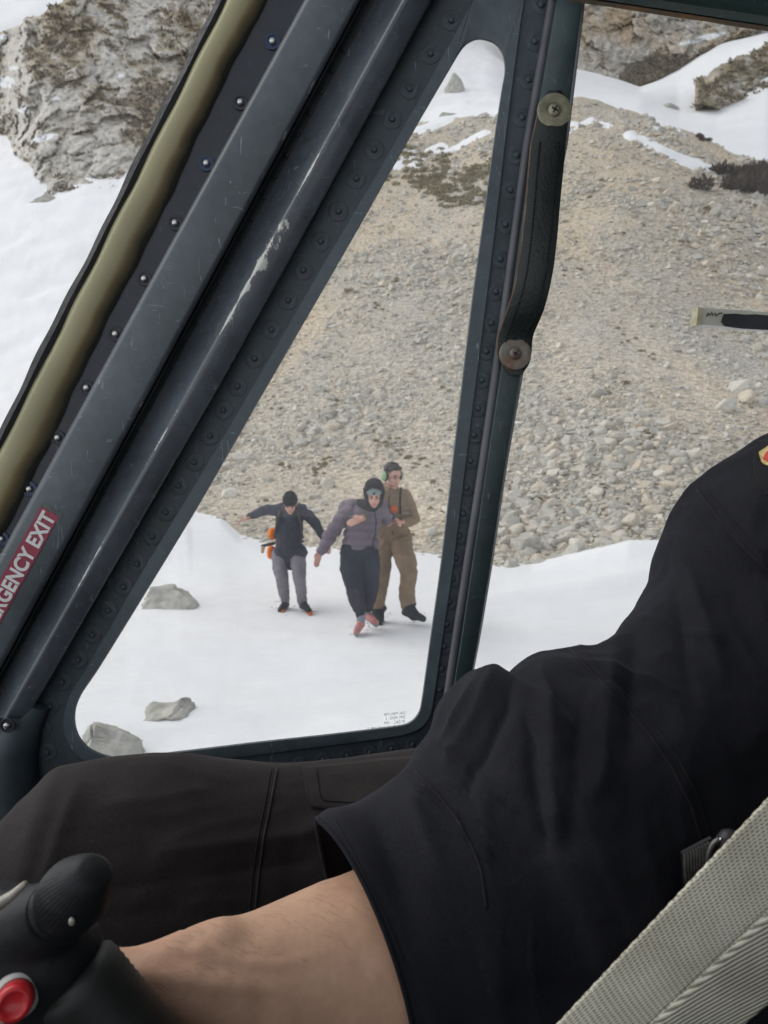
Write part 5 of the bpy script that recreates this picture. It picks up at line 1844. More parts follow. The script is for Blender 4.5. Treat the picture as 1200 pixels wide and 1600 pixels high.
flap = patch('pocket_flap', bt, [(470, 1202), (478, 1228), (483, 1262), (540, 1268), (640, 1272), (690, 1270), (690, 1182), (600, 1188), (530, 1196)], trous, cloth_mat('pocket_cloth', (0.026, 0.0225, 0.022)), 0.0022, 5, 0.0022)
bf = bvh_of([flap, trous])
seam('flap_stitching', bf, [(494, 1203), (500, 1245), (506, 1252), (600, 1259), (650, 1262)], trous, 0.0006, M['suit_seam'], 0.0016)
seam('shoulder_seam', bs, [(1089, 766), (1110, 792), (1140, 830), (1175, 868), (1215, 905)], shirt, 0.0014, M['suit_seam'])
seam('shoulder_seam', bs, [(1100, 760), (1122, 788), (1152, 824), (1186, 858), (1215, 885)], shirt, 0.0007, M['suit_seam'])
seam('sleeve_seam', bs, [(893, 1018), (935, 1060), (975, 1105), (1015, 1150), (1050, 1200), (1080, 1260), (1100, 1330)], shirt, 0.0012, M['suit_seam'])
seam('sleeve_seam', bs, [(908, 1016), (950, 1056), (990, 1100), (1030, 1145), (1062, 1190), (1092, 1250), (1112, 1320)], shirt, 0.0007, M['suit_seam'])
seam('sleeve_seam', bs, [(650, 1206), (680, 1238), (708, 1272), (735, 1316), (752, 1362), (760, 1420)], shirt, 0.0010, M['suit_seam'])
seam('cuff_stitching', bs, [(522, 1280), (545, 1320), (570, 1370), (600, 1430), (630, 1500)], cuff, 0.0006, M['suit_seam'])

# shoulder patch: gold bordered red badge, cut by the picture edge
patch('badge_backing', bs, [(1176, 722), (1186, 690), (1230, 680), (1262, 700), (1262, 775), (1200, 778), (1180, 750)], shirt, cloth_mat('hook_panel', (0.012, 0.012, 0.013)), 0.0014, 5, 0.0010)
bb = bvh_of([shirt])
M['gold'] = noise_mat('gold_thread', (0.42, 0.30, 0.11), (0.62, 0.48, 0.22), 300, 0.7)
M['badge_red'] = noise_mat('red_thread', (0.42, 0.03, 0.03), (0.58, 0.06, 0.05), 300, 0.7)
bdg = patch('shoulder_badge', bb, [(1188, 710), (1196, 705), (1203, 700), (1226, 702), (1244, 716), (1240, 734), (1222, 740), (1192, 728), (1189, 724), (1193, 716)], shirt, M['gold'], 0.0012, 3, 0.0030)
patch('badge_field', bb, [(1194, 723), (1201, 711), (1214, 708), (1230, 716), (1230, 728), (1216, 732)], bdg, M['badge_red'], 0.0010, 3, 0.0042)

# ------------------------------------------------------------------ pilot's seat, harness and the collective lever
seat = thing('seat', 'dark padded helicopter seat under and behind the pilot', 'seat', tuple(P(1200, 1900, 0.85)))
zc = P(1060, 1750, 0.86).z
box('cushion', 0.06, 0.62, 0.42, 0.98, zc - 0.12, zc + 0.0, M['lining'], seat, 0.03)
bm = bmesh.new()
m4 = Matrix.Translation((0.80, 0.72, zc + 0.38)) @ Matrix.Rotation(R(12), 4, 'Y') @ Matrix.Diagonal((0.12, 0.50, 0.95, 1))
bmesh.ops.create_cube(bm, size=1.0, matrix=m4)
bmesh.ops.bevel(bm, geom=bm.edges[:], offset=0.04, segments=3, profile=0.6, affect='EDGES')
bm_obj('backrest', bm, M['lining'], seat, auto=40)
box('seat_pan', 0.04, 0.66, 0.40, 0.985, 0.66, zc - 0.12, M['lining'], seat)

# webbing: checked weave on the outer half, ribs on the folded inner half
m, nt, b = new_mat('harness_webbing')
U = attr_node(nt, 'along').outputs['Fac']; W = attr_node(nt, 'across').outputs['Fac']


def math2(op, a, b_=None, c_=None):
    x = nt.nodes.new('ShaderNodeMath'); x.operation = op
    for i, vv in enumerate((a, b_, c_)):
        if vv is None: continue
        if hasattr(vv, 'links'): nt.links.new(vv, x.inputs[i])
        else: x.inputs[i].default_value = vv
    return x.outputs[0]


# units are millimetres on the strap
row = math2('DIVIDE', math2('ADD', W, math2('MULTIPLY', U, 0.12)), 1.2)
colm = math2('DIVIDE', U, 2.2)
par = math2('MULTIPLY', math2('FLOOR', row), 0.5)
d1 = math2('SINE', math2('MULTIPLY', row, 6.2832))
d2 = math2('SINE', math2('MULTIPLY', math2('ADD', colm, par), 6.2832))
dots = math2('ADD', math2('MULTIPLY', d1, 0.35), math2('MULTIPLY', d2, 0.45))
rib = math2('SINE', math2('MULTIPLY', math2('ADD', math2('MULTIPLY', W, 0.98), math2('MULTIPLY', U, 0.22)), 6.2832 / 1.7))
inner = math2('GREATER_THAN', W, 26.5)
h = math2('ADD', math2('MULTIPLY', dots, math2('SUBTRACT', 1.0, inner)), math2('MULTIPLY', rib, inner))
h01 = math2('MULTIPLY_ADD', h, 0.5, 0.5)
n1 = tex_noise(nt, obj_coord(nt), 30.0, 5, 0.6)
base = ramp(nt, n1, [(0.3, (0.42, 0.395, 0.31)), (0.55, (0.52, 0.50, 0.41)), (0.75, (0.54, 0.505, 0.40))])
stain = tex_noise(nt, obj_coord(nt), 11.0, 4, 0.5)
base = mixrgb(nt, ramp(nt, stain, [(0.56, (0, 0, 0)), (0.75, (0.55,) * 3)]), base, (0.30, 0.245, 0.14))
base = mixrgb(nt, 1.0, base, ramp(nt, h01, [(0.05, (0.36,) * 3), (0.65, (1.15,) * 3)]), 'MULTIPLY')
nt.links.new(base, b.inputs['Base Color'])
b.inputs['Roughness'].default_value = 0.75
b.inputs['Specular IOR Level'].default_value = 0.2
bump_to(nt, b, h01, 0.7, 0.0008)
M['webbing'] = m

belt = thing('seat_belt', 'beige woven seat belt crossing the lower corner close to the camera', 'belt', tuple(P(1040, 1500, 0.40)))
na, nw = 200, 50
V, A, W_ = [], [], []
a0, a1 = np.array((1690.0, 720.0)), np.array((800.0, 1674.0))     # outer edge
b0, b1 = np.array((1780.0, 1042.0)), np.array((1080.0, 1668.0))    # inner edge
lenm = (P(*a0, 0.275) - P(*a1, 0.262)).length * 1000
for k in range(na):
    t = k / (na - 1)
    ea = a0 * (1 - t) + a1 * t; eb = b0 * (1 - t) + b1 * t
    ea = ea + np.array((0.8, 0.7)) * math.sin(t * 380) * 0.6
    eb = eb + np.array((6, 5)) * math.sin(t * math.pi * 1.2)
    for i in range(nw):
        s = i / (nw - 1)
        q = ea * (1 - s) + eb * s
        d = 0.43 - 0.04 * t - 0.004 * math.sin(math.pi * s) - (0.0013 if s > 0.53 else 0)
        V.append(tuple(P(q[0], q[1], d))); A.append(t * lenm); W_.append(s * 50)
F = [(k * nw + i, k * nw + i + 1, (k + 1) * nw + i + 1, (k + 1) * nw + i) for k in range(na - 1) for i in range(nw - 1)]
wb = mesh_np('webbing', V, F, M['webbing'], belt, attrs={'along': A, 'across': W_})
s_ = wb.modifiers.new('t', 'SOLIDIFY'); s_.thickness = 0.0026; s_.offset = -1

buckle = thing('harness_buckle', 'grey ribbed webbing end with a curved metal ring in shadow behind the beige belt', 'buckle', tuple(P(1105, 1340, 0.50)))
bm = bmesh.new()
for k in range(9):
    x0 = 1070 + k * 4.6
    y0 = 1333 - k * 2.2
    tube_bm(bm, [P(x0, y0, 0.47), P(x0 + 1, y0 + 30, 0.468), P(x0 + 8, y0 + 90, 0.468)], 0.0012, 6)
o = bm_obj('webbing_rib', bm, noise_mat('shaded_grey_webbing', (0.022, 0.021, 0.019), (0.045, 0.043, 0.038), 200, 0.8), buckle, smooth=True); o['kind'] = 'stuff'  # webbing colour darkened to put the buckle in shadow
flat_pts = [P(1066, 1334, 0.4735), P(1112, 1310, 0.4735), P(1125, 1400, 0.4735), P(1072, 1420, 0.4735)]
bm = bmesh.new(); vv = [bm.verts.new(p) for p in flat_pts]; f = bm.faces.new(vv)
r = bmesh.ops.extrude_face_region(bm, geom=[f])
for v_ in [g for g in r['geom'] if isinstance(g, bmesh.types.BMVert)]: v_.co += Vector((0, 0.003, 0))
bm_obj('webbing_end', bm, M['rubber'], buckle)
bm = bmesh.new()
arc = [P(1112 + 16 - 22 * math.cos(a), 1346 - 34 * math.sin(a), 0.466) for a in np.linspace(-1.5, 1.5, 20)]
tube_bm(bm, arc, 0.0022, 10)
bm_obj('ring', bm, noise_mat('shaded_steel', (0.10, 0.10, 0.095), (0.16, 0.16, 0.15), 40, 0.45, metallic=0.9), buckle, smooth=True)  # steel darkened as well, shade put into its colour
bm = bmesh.new()
ellipsoid(bm, P(1138, 1322, 0.468), (0.009, 0.007, 0.012), sub=2)
bm_obj('latch', bm, M['rubber'], buckle, smooth=True)
bm = bmesh.new()
tube_bm(bm, [P(1124, 1314, 0.462), P(1128, 1309, 0.462)], 0.0011, 8)
bm_obj('latch_pin', bm, M['steel'], buckle, smooth=True)

# ---- collective lever head
M['black_plastic'] = noise_mat('black_moulding', (0.005, 0.006, 0.0075), (0.011, 0.013, 0.015), 18, 0.5, 0.1, 120, rough2=0.6, spec=0.25)
M['grip_rubber'] = noise_mat('grip_rubber', (0.008, 0.009, 0.008), (0.02, 0.021, 0.019), 30, 0.55, 0.08, 260, bump_dist=0.002)
M['worn_metal'] = noise_mat('worn_beige_metal', (0.26, 0.24, 0.20), (0.44, 0.42, 0.36), 60, 0.4, metallic=0.3)
M['red_button'] = noise_mat('red_button', (0.45, 0.012, 0.02), (0.55, 0.025, 0.03), 20, 0.3)
M['grey_ring'] = noise_mat('grey_ring', (0.40, 0.40, 0.38), (0.52, 0.52, 0.49), 30, 0.5)
lever = thing('collective_lever', 'black collective lever head with a domed knob and red button, gripped at lower left', 'control lever', tuple(P(60, 1560, 0.37)))


def lathe(name, base, axis, prof, mat, parent, n=40, ribs=0, rib_amp=0.0, rib_range=(0, 0)):
    axis = Vector(axis).normalized()
    u = axis.orthogonal().normalized(); w = axis.cross(u)
    bm = bmesh.new()
    rs = []
    for i, (r, h) in enumerate(prof):
        ring = []
        for k in range(n):
            a = 2 * math.pi * k / n
            rr = r * (1 + (rib_amp * (0.5 + 0.5 * math.cos(a * ribs)) if ribs and rib_range[0] <= i <= rib_range[1] else 0))
            ring.append(bm.verts.new(Vector(base) + axis * h + (u * math.cos(a) + w * math.sin(a)) * rr))
        rs.append(ring)
    for a, b_ in zip(rs[:-1], rs[1:]):
        for k in range(n): bm.faces.new((a[k], a[(k + 1) % n], b_[(k + 1) % n], b_[k]))
    bm.faces.new(rs[0][::-1]); bm.faces.new(rs[-1])
    bmesh.ops.recalc_face_normals(bm, faces=bm.faces[:])
    return bm_obj(name, bm, mat, parent, auto=50)


kd = 0.36
kb = P(106, 1409, kd); axis = (P(160, 1350, kd) - kb).normalized() + Vector((0, -0.42, 0.06))
rk = 54 * kd / FPX
prof = [(rk * 0.86, -0.004), (rk * 0.98, -0.001), (rk * 1.0, 0.004), (rk * 1.0, 0.008), (rk * 0.98, 0.011), (rk * 0.90, 0.0155), (rk * 0.79, 0.020), (rk * 0.66, 0.0245), (rk * 0.55, 0.028), (rk * 0.40, 0.0303), (rk * 0.05, 0.031)]
lathe('knob', kb + axis * 0.001, axis, prof, M['black_plastic'], lever, 200, 50, 0.012, (1, 8))
prof = [(rk * 0.62, -0.022), (rk * 0.64, -0.014), (rk * 0.80, -0.012), (rk * 0.84, -0.004), (rk * 0.84, 0.002)]
lathe('knob_collar', kb, axis, prof, M['black_plastic'], lever, 48)
prof = [(rk * 0.93, -0.0125), (rk * 0.95, -0.0118), (rk * 0.95, -0.0100), (rk * 0.86, -0.0095)]
lathe('collar_ring', kb, axis, prof, M['black_plastic'], lever, 48)
bm = bmesh.new()
capsule_chain(bm, [P(-60, 1470, 0.385), P(10, 1490, 0.38), P(70, 1500, 0.378)], [0.030, 0.034, 0.030], 20)
capsule_chain(bm, [P(20, 1470, 0.378), P(94, 1424, 0.365)], [0.026, 0.0165], 20)
capsule_chain(bm, [P(40, 1540, 0.380), P(70, 1720, 0.385)], [0.033, 0.033], 24)
capsule_chain(bm, [P(-80, 1560, 0.385), P(60, 1590, 0.385)], [0.040, 0.040], 24)
capsule_chain(bm, [P(62, 1500, 0.378), P(100, 1540, 0.378), P(140, 1610, 0.378)], [0.024, 0.024, 0.024], 20)
fuse('switch_box', bm, 0.003, M['black_plastic'], lever, 5)
bm = bmesh.new()
tube_bm(bm, [P(-30, 1432, 0.352), P(0, 1412, 0.350), P(20, 1398, 0.348), P(40, 1380, 0.346)], [0.0020, 0.0030, 0.0022, 0.0014], 10)
bm_obj('highlight_rim', bm, M['worn_metal'], lever, smooth=True)  # worn beige rim stands in for the bright edge highlight
gax = (P(320, 1700, 0.375) - P(150, 1490, 0.365)).normalized()
gb = P(112, 1520, 0.372)
rg = 0.0225
prof = [(rg * 0.85, 0.0), (rg, 0.004)] + [(rg * (1.0 + (0.03 if k % 2 else 0)), 0.006 + k * 0.0022) for k in range(50)] + [(rg * 0.9, 0.118)]
lathe('twist_grip', gb, gax, prof, M['grip_rubber'], lever, 60)
bax = Vector((0.35, -0.9, 0.30))
bc = P(24, 1562, 0.345)
rb = 28 * 0.342 / FPX
lathe('button_ring', bc - bax.normalized() * 0.006, bax, [(rb * 1.28, -0.006), (rb * 1.28, 0.001), (rb * 1.2, 0.0028), (rb * 1.02, 0.0042), (rb * 1.02, -0.002)], M['grey_ring'], lever, 48)
lathe('red_button', bc - bax.normalized() * 0.006, bax, [(rb * 0.96, -0.002), (rb * 0.98, 0.008), (rb * 0.95, 0.0112), (rb * 0.84, 0.0126), (rb * 0.70, 0.0128), (rb * 0.62, 0.0119), (rb * 0.3, 0.0112), (rb * 0.05, 0.011)], M['red_button'], lever, 48)
bm = bmesh.new()
ellipsoid(bm, P(112, 1440, 0.339), (0.0016, 0.0012, 0.0022), sub=2)
bm_obj('set_screw', bm, M['worn_metal'], lever, smooth=True)
bm = bmesh.new()
tube_bm(bm, [P(70, 1700, 0.39), P(300, 1950, 0.45), P(700, 2300, 0.62)], [0.02, 0.018, 0.018], 16)
bm_obj('lever_tube', bm, M['black_plastic'], lever, smooth=True)
# ------------------------------------------------------------------ the three people on the snow
def fabric(name, c, rough=0.85, vari=0.18, scale=7.0):
    m, nt, b = new_mat(name)
    v = obj_coord(nt)
    n1 = tex_noise(nt, v, scale, 6, 0.6)
    n2 = tex_noise(nt, v, 90.0, 4, 0.6)
    col = ramp(nt, n1, [(0.3, tuple(x * (1 - vari) for x in c)), (0.7, tuple(x * (1 + vari) for x in c))])
    col = mixrgb(nt, 1.0, col, ramp(nt, n2, [(0.3, (0.85,) * 3), (0.7, (1.12,) * 3)]), 'MULTIPLY')
    nt.links.new(col, b.inputs['Base Color'])
    b.inputs['Roughness'].default_value = rough
    b.inputs['Specular IOR Level'].default_value = 0.2
    bump_to(nt, b, n2, 0.3, 0.004)
    return m


FB = {k: fabric(k, c) for k, c in {
    'navy_shell': (0.050, 0.053, 0.075), 'grey_trousers': (0.21, 0.195, 0.225), 'black_wool': (0.010, 0.010, 0.012), 'orange_pack': (0.80, 0.20, 0.02),
    'strap_grey': (0.06, 0.06, 0.065), 'shoe_navy': (0.03, 0.03, 0.04), 'shoe_orange': (0.62, 0.16, 0.05), 'puffer_mauve': (0.165, 0.135, 0.168), 'ink_trousers': (0.030, 0.036, 0.052),
    'sage_wool': (0.22, 0.27, 0.27), 'sock_grey': (0.22, 0.25, 0.30), 'shoe_pink': (0.50, 0.22, 0.21), 'hood_black': (0.022, 0.020, 0.026), 'olive_overall': (0.245, 0.172, 0.112), 'olive_trousers': (0.150, 0.112, 0.075),
    'boot_teal': (0.020, 0.028, 0.034), 'badge_orange': (0.66, 0.12, 0.04), 'cup_green': (0.34, 0.46, 0.30), 'cord_black': (0.012, 0.012, 0.014), 'wood': (0.50, 0.38, 0.24)}.items()}
m, nt, b = new_mat('cold_skin')
b.inputs['Roughness'].default_value = 0.5
n1 = tex_noise(nt, obj_coord(nt), 12.0, 5, 0.6)
nt.links.new(ramp(nt, n1, [(0.35, (0.52, 0.27, 0.21)), (0.65, (0.62, 0.36, 0.28))]), b.inputs['Base Color'])
FB['skin'] = m
FB['lips'] = noise_mat('lips', (0.36, 0.12, 0.11), (0.42, 0.15, 0.13), 30, 0.5)
FB['eye'] = noise_mat('dark_eye', (0.02, 0.015, 0.012), (0.05, 0.04, 0.035), 60, 0.3)


def wrinkle(a, f, seed, quilt=None):
    def g(co, no):
        wp = co + 0.03 * np.stack([fbm(co * 6, 2, seed + 3), fbm(co * 6, 2, seed + 4), fbm(co * 6, 2, seed + 5)], -1)
        w = 0.7 * a * fbm(co * f, 4, seed) + 1.1 * a * (fbm(wp * f * np.array([0.9, 0.9, 1.5]), 3, seed + 1, 0.5, True) - 0.4)
        if quilt:
            w = w + quilt[1] * (np.abs(np.sin(co[:, 2] * math.pi / quilt[0])) ** 0.6 - 0.6)
        return w
    return g


def blob(name, pieces, voxel, mat, parent, it=3, disp=None):
    """pieces: ('c', pts, radii[, squash]) tapered chains and ('e', centre, radii[, rotation]) ellipsoids, joined into one skin."""
    bm = bmesh.new()
    for p in pieces:
        if p[0] == 'c': capsule_chain(bm, p[1], p[2], 14, p[3] if len(p) > 3 else None)
        else: ellipsoid(bm, p[1], p[2], p[3] if len(p) > 3 else None)
    return fuse(name, bm, voxel, mat, parent, it, disp)


def hand_pieces(wrist, knuckle, palm_n, s=1.0, curl=0.4, thumb_side=1):
    """Palm, four unequal bent fingers and a thumb leaving the side of the palm."""
    wrist, knuckle, n = Vector(wrist), Vector(knuckle), Vector(palm_n).normalized()
    d = (knuckle - wrist).normalized()
    n = (n - d * n.dot(d)).normalized()
    side = d.cross(n) * thumb_side
    out = []
    for k in range(4):
        o = side * (0.030 - 0.020 * k) * s
        root = wrist + d * 0.082 * s + o
        out.append(('c', [wrist + d * 0.015 * s + o * 0.6, root], [0.016 * s, 0.0125 * s]))
        L = (0.040, 0.045, 0.042, 0.033)[k] * s
        d1 = (d + n * curl * 0.5).normalized(); d2 = (d + n * curl * 1.3).normalized(); d3 = (d + n * curl * 2.2).normalized()
        p1 = root + d1 * L; p2 = p1 + d2 * L * 0.62; p3 = p2 + d3 * L * 0.5
        out.append(('c', [root, p1, p2, p3], [0.0105 * s, 0.0098 * s, 0.009 * s, 0.008 * s]))
    t0 = wrist + d * 0.022 * s + side * 0.026 * s
    t1 = t0 + (d * 0.7 + side * 0.75 + n * 0.3).normalized() * 0.040 * s
    t2 = t1 + (d * 0.95 + side * 0.25 + n * 0.4).normalized() * 0.032 * s
    out.append(('c', [t0, t1, t2], [0.0145 * s, 0.0115 * s, 0.0095 * s]))
    return out


def head_pieces(c, fwd, s=1.0):
    """Skull, jaw, nose, chin, brow and ears about centre c, face along fwd."""
    c, f = Vector(c), Vector(fwd).normalized()
    side = f.cross(Vector((0, 0, 1))).normalized(); up = side.cross(f).normalized()
    rot = Matrix((side, f, up)).transposed()
    q = lambda a, b_, z: c + side * a * s + f * b_ * s + up * z * s
    out = [('e', q(0, -0.012, 0.025), (0.075 * s, 0.093 * s, 0.090 * s), rot), ('e', q(0, 0.028, -0.045), (0.056 * s, 0.058 * s, 0.066 * s), rot), ('e', q(0, 0.062, -0.092), (0.026 * s, 0.022 * s, 0.020 * s), rot),
           ('c', [q(0, 0.083, 0.010), q(0, 0.100, -0.020), q(0, 0.094, -0.032)], [0.009 * s, 0.012 * s, 0.014 * s]),
           ('c', [q(-0.045, 0.062, 0.028), q(0, 0.083, 0.032), q(0.045, 0.062, 0.028)], [0.012 * s, 0.013 * s, 0.012 * s]),
           ('e', q(0.040, 0.052, -0.030), (0.022 * s, 0.022 * s, 0.022 * s), rot), ('e', q(-0.040, 0.052, -0.030), (0.022 * s, 0.022 * s, 0.022 * s), rot),
           ('e', q(0.076, -0.008, -0.005), (0.010 * s, 0.020 * s, 0.032 * s), rot), ('e', q(-0.076, -0.008, -0.005), (0.010 * s, 0.020 * s, 0.032 * s), rot)]
    return out, q, rot


def face_bits(q, rot, s, parent):
    for sx in (-1, 1):
        blob('eye', [('e', q(sx * 0.030, 0.077, 0.006), (0.014 * s, 0.008 * s, 0.0075 * s), rot)], 0.003, FB['eye'], parent, 1)
        blob('eyebrow', [('c', [q(sx * 0.016, 0.090, 0.026), q(sx * 0.034, 0.086, 0.031), q(sx * 0.050, 0.070, 0.026)], [0.0045 * s, 0.005 * s, 0.0035 * s])], 0.003, M['hair'], parent, 1)
    blob('mouth', [('c', [q(-0.022, 0.080, -0.062), q(0, 0.088, -0.060), q(0.022, 0.080, -0.062)], [0.004 * s, 0.006 * s, 0.004 * s])], 0.003, FB['lips'], parent, 1)


def shoe_pieces(ankle, toe, s=1.0, h=0.05):
    a, t = Vector(ankle), Vector(toe)
    d = (t - a); d.z = 0; d = d.normalized() if d.length > 1e-4 else Vector((0, -1, 0))
    heel = Vector((a.x, a.y, min(a.z, t.z + 0.07))) - d * 0.035 * s
    heel.z = t.z + 0.01
    return [('c', [heel + Vector((0, 0, 0.02)), heel.lerp(t, 0.55) + Vector((0, 0, 0.02)), t + Vector((0, 0, 0.004))], [0.041 * s, 0.046 * s, 0.034 * s]),
            ('c', [a + Vector((0, 0, 0.02)), heel + d * 0.03 + Vector((0, 0, 0.045)), heel.lerp(t, 0.55) + Vector((0, 0, 0.03))], [0.046 * s, 0.05 * s, 0.038 * s])]


# ---------------- man at the left: arms out for balance, orange pack
D = 8.8
A = lambda x, y, dd=0.0: P(x, y, D + dd)
lm = thing('person', 'person in dark jacket, black beanie and grey trousers balancing with an arm stretched out', 'person', tuple(A(460, 956)))
s = 1.02
hc = A(453.5, 787, -0.14)
hp, q, rot = head_pieces(hc, (0.05, -1.0, -0.62), s)
fl, fr = A(441, 955, -0.05), A(482, 956, -0.22)
kl, kr = A(441, 905, -0.14), A(468, 904, -0.18)
al, ar = A(446, 940, 0.02), A(473, 946, -0.12)
hl, hr = A(438, 866), A(464, 866)
wL, wR = A(391, 808.5, -0.10), A(508, 846, -0.02)
pieces = hp + [('c', [A(453, 806, -0.03), A(453, 797, -0.08)], [0.058, 0.055]), ('c', [A(453, 864), A(452, 838, 0.0), A(452, 808, 0.0)], [0.13, 0.13, 0.13], 0.7),
               ('c', [A(437, 797), A(405, 801, -0.03), wL], [0.045, 0.036, 0.025]), ('c', [A(470, 797), A(493, 819, -0.02), wR], [0.045, 0.036, 0.025]),
               ('c', [hl, kl, al], [0.075, 0.05, 0.035]), ('c', [hr, kr, ar], [0.075, 0.05, 0.035]), ('c', [al, al.lerp(fl, 0.5) + Vector((0, 0, 0.02))], [0.035, 0.03]), ('c', [ar, ar.lerp(fr, 0.5) + Vector((0, 0, 0.02))], [0.035, 0.03])]
pieces += hand_pieces(wL, A(380, 811.5, -0.12), (0, -0.3, -1), 1.05, 0.45, 1) + hand_pieces(wR, A(515, 863, -0.02), (-0.4, -0.9, 0), 0.98, 0.5, -1)
blob('body', pieces, 0.008, FB['skin'], lm, 2)
face_bits(q, rot, s, lm)
up = (rot @ Vector((0, 0, 1)))
blob('beanie', [('e', q(0, -0.012, 0.052), (0.092 * s, 0.108 * s, 0.092 * s), rot), ('c', [q(-0.062, 0.052, 0.045), q(0, 0.086, 0.046), q(0.062, 0.052, 0.045)], [0.024, 0.024, 0.024]), ('e', q(0, -0.03, 0.10), (0.07 * s, 0.07 * s, 0.055 * s), rot)], 0.007, FB['black_wool'], lm, 3, wrinkle(0.003, 30, 1))
jk = blob('jacket', [('c', [A(453, 869), A(452, 850), A(452, 830), A(452, 806)], [0.170, 0.160, 0.176, 0.168], 0.72), ('c', [A(434, 796.5), A(452, 794, 0.03), A(471, 796.5)], [0.080, 0.085, 0.080]), ('c', [A(453, 805, -0.04), A(453, 798, -0.07)], [0.092, 0.080]),
                     ('c', [A(438, 797), A(418, 797, -0.02), A(405, 801, -0.03), A(388, 807, -0.10)], [0.082, 0.070, 0.062, 0.040]),
                     ('c', [A(469, 800), A(483, 806, -0.01), A(494, 820, -0.02), A(507, 843, -0.02)], [0.082, 0.072, 0.064, 0.042]),
                     ('c', [A(442, 865), A(465, 865)], [0.128, 0.128])], 0.010, FB['navy_shell'], lm, 3, wrinkle(0.010, 9, 2))
blob('trousers', [('c', [A(443, 862), A(462, 862)], [0.105, 0.105]), ('c', [hl, A(437, 885, -0.05), kl, A(443, 922, -0.06), A(446, 938, 0.01)], [0.108, 0.098, 0.080, 0.070, 0.056]),
                  ('c', [hr, A(466, 885, -0.08), kr, A(471, 926, -0.14), A(473, 945, -0.12)], [0.108, 0.098, 0.078, 0.068, 0.056])], 0.009, FB['grey_trousers'], lm, 3, wrinkle(0.008, 11, 3))
for a_, f_ in ((al, fl), (ar, fr)):
    sh_ = blob('shoe', shoe_pieces(a_, f_ + Vector((0.02 if f_ is fr else -0.01, -0.10, 0.03)), 1.0), 0.008, FB['shoe_navy'], lm, 2)
    d_ = f_ - a_
    blob('sole', [('c', [f_ + Vector((-0.02, 0.06, 0.012)), f_ + Vector((0.03 if f_ is fr else 0.02, -0.10, 0.012))], [0.032, 0.034])], 0.008, FB['shoe_orange'], sh_, 1)
blob('jacket_zip', [('c', [A(453, 808, -0.105), A(452.5, 822, -0.132), A(452.5, 845, -0.125), A(453, 868, -0.125)], [0.005] * 4)], 0.004, FB['strap_grey'], jk, 1)
blob('trouser_pocket', [('c', [A(433.5, 876, -0.075), A(430.5, 884, -0.06)], [0.010, 0.010])], 0.004, FB['strap_grey'], lm, 1)
pk = thing('backpack', 'orange backpack with grey shoulder straps worn by the person stretching out an arm', 'backpack', tuple(A(440, 850, 0.2)))
blob('pack_body', [('c', [A(449, 862, 0.22), A(450, 812, 0.20)], [0.155, 0.145], 0.75), ('e', A(426, 834, 0.20), (0.060, 0.10, 0.075)), ('e', A(423.5, 863, 0.14), (0.055, 0.10, 0.088))], 0.012, FB['orange_pack'], pk, 3, wrinkle(0.008, 12, 4))
for x0, x1 in ((436, 430), (467, 473)):
    blob('shoulder_strap', [('c', [A(x0, 796, 0.10), A(x0, 792, -0.02), A(x0 + (1 if x0 < 450 else -1), 803, -0.12), A((x0 + x1) / 2, 818, -0.13), A(x1 - (0 if x0 < 450 else 2), 832, -0.06), A(x1, 840, 0.06)], [0.022, 0.024, 0.024, 0.020, 0.016, 0.016])], 0.008, FB['strap_grey'], pk, 2)
blob('hip_belt', [('c', [A(431, 846, 0.05), A(437, 846, -0.10), A(452, 846, -0.135), A(467, 846, -0.10), A(474, 846, 0.05)], [0.016, 0.014, 0.014, 0.014, 0.016])], 0.007, FB['strap_grey'], pk, 2)
blob('tool_handle', [('c', [A(410, 853, 0.16), A(428, 849, 0.16)], [0.020, 0.022])], 0.007, FB['strap_grey'], pk, 1)
blob('wooden_shaft', [('c', [A(410, 862, 0.16), A(411, 855, 0.16)], [0.022, 0.026])], 0.007, FB['wood'], pk, 1)

# ---------------- woman in the middle, leaning into the rotor wash
D = 7.6
wm = thing('person', 'person in mauve grey puffer jacket and black hood leaning forward with one arm hanging', 'person', tuple(A(568, 985)))
s = 0.95
hc = A(584.5, 775, -0.32)
hp, q, rot = head_pieces(hc, (0.02, -1.0, -0.36), s)
fl, fr = A(560, 988, -0.05), A(581, 974, 0.18)
kl, kr = A(553, 914, -0.12), A(578, 914, -0.02)
al, ar = A(564, 966, 0.02), A(574, 954, 0.24)
hl, hr = A(551, 862), A(574, 864)
wL, wR = A(500.5, 862, -0.14), A(613, 808, 0.16)
pieces = hp + [('c', [A(578, 798, -0.05), A(583, 786, -0.24)], [0.055, 0.052]), ('c', [A(562, 860), A(566, 836, -0.03), A(574, 804, -0.06)], [0.12, 0.115, 0.12], 0.7),
               ('c', [A(549, 800, -0.04), A(519, 830, -0.06), wL], [0.042, 0.033, 0.024]), ('c', [A(597, 796, -0.02), A(604, 812, 0.06), wR], [0.042, 0.033, 0.024]),
               ('c', [hl, kl, al], [0.075, 0.05, 0.034]), ('c', [hr, kr, ar], [0.075, 0.05, 0.034]), ('c', [al, al.lerp(fl, 0.5) + Vector((0, 0, 0.02))], [0.034, 0.028]), ('c', [ar, ar.lerp(fr, 0.5) + Vector((0, 0, 0.02))], [0.034, 0.028])]
pieces += hand_pieces(wL, A(494.5, 878, -0.16), (0.5, -0.6, 0), 1.0, 0.35, 1) + hand_pieces(wR, A(621, 813, 0.14), (0, 0.2, -1), 0.85, 0.9, 1)
blob('body', pieces, 0.008, FB['skin'], wm, 2)
face_bits(q, rot, s, wm)
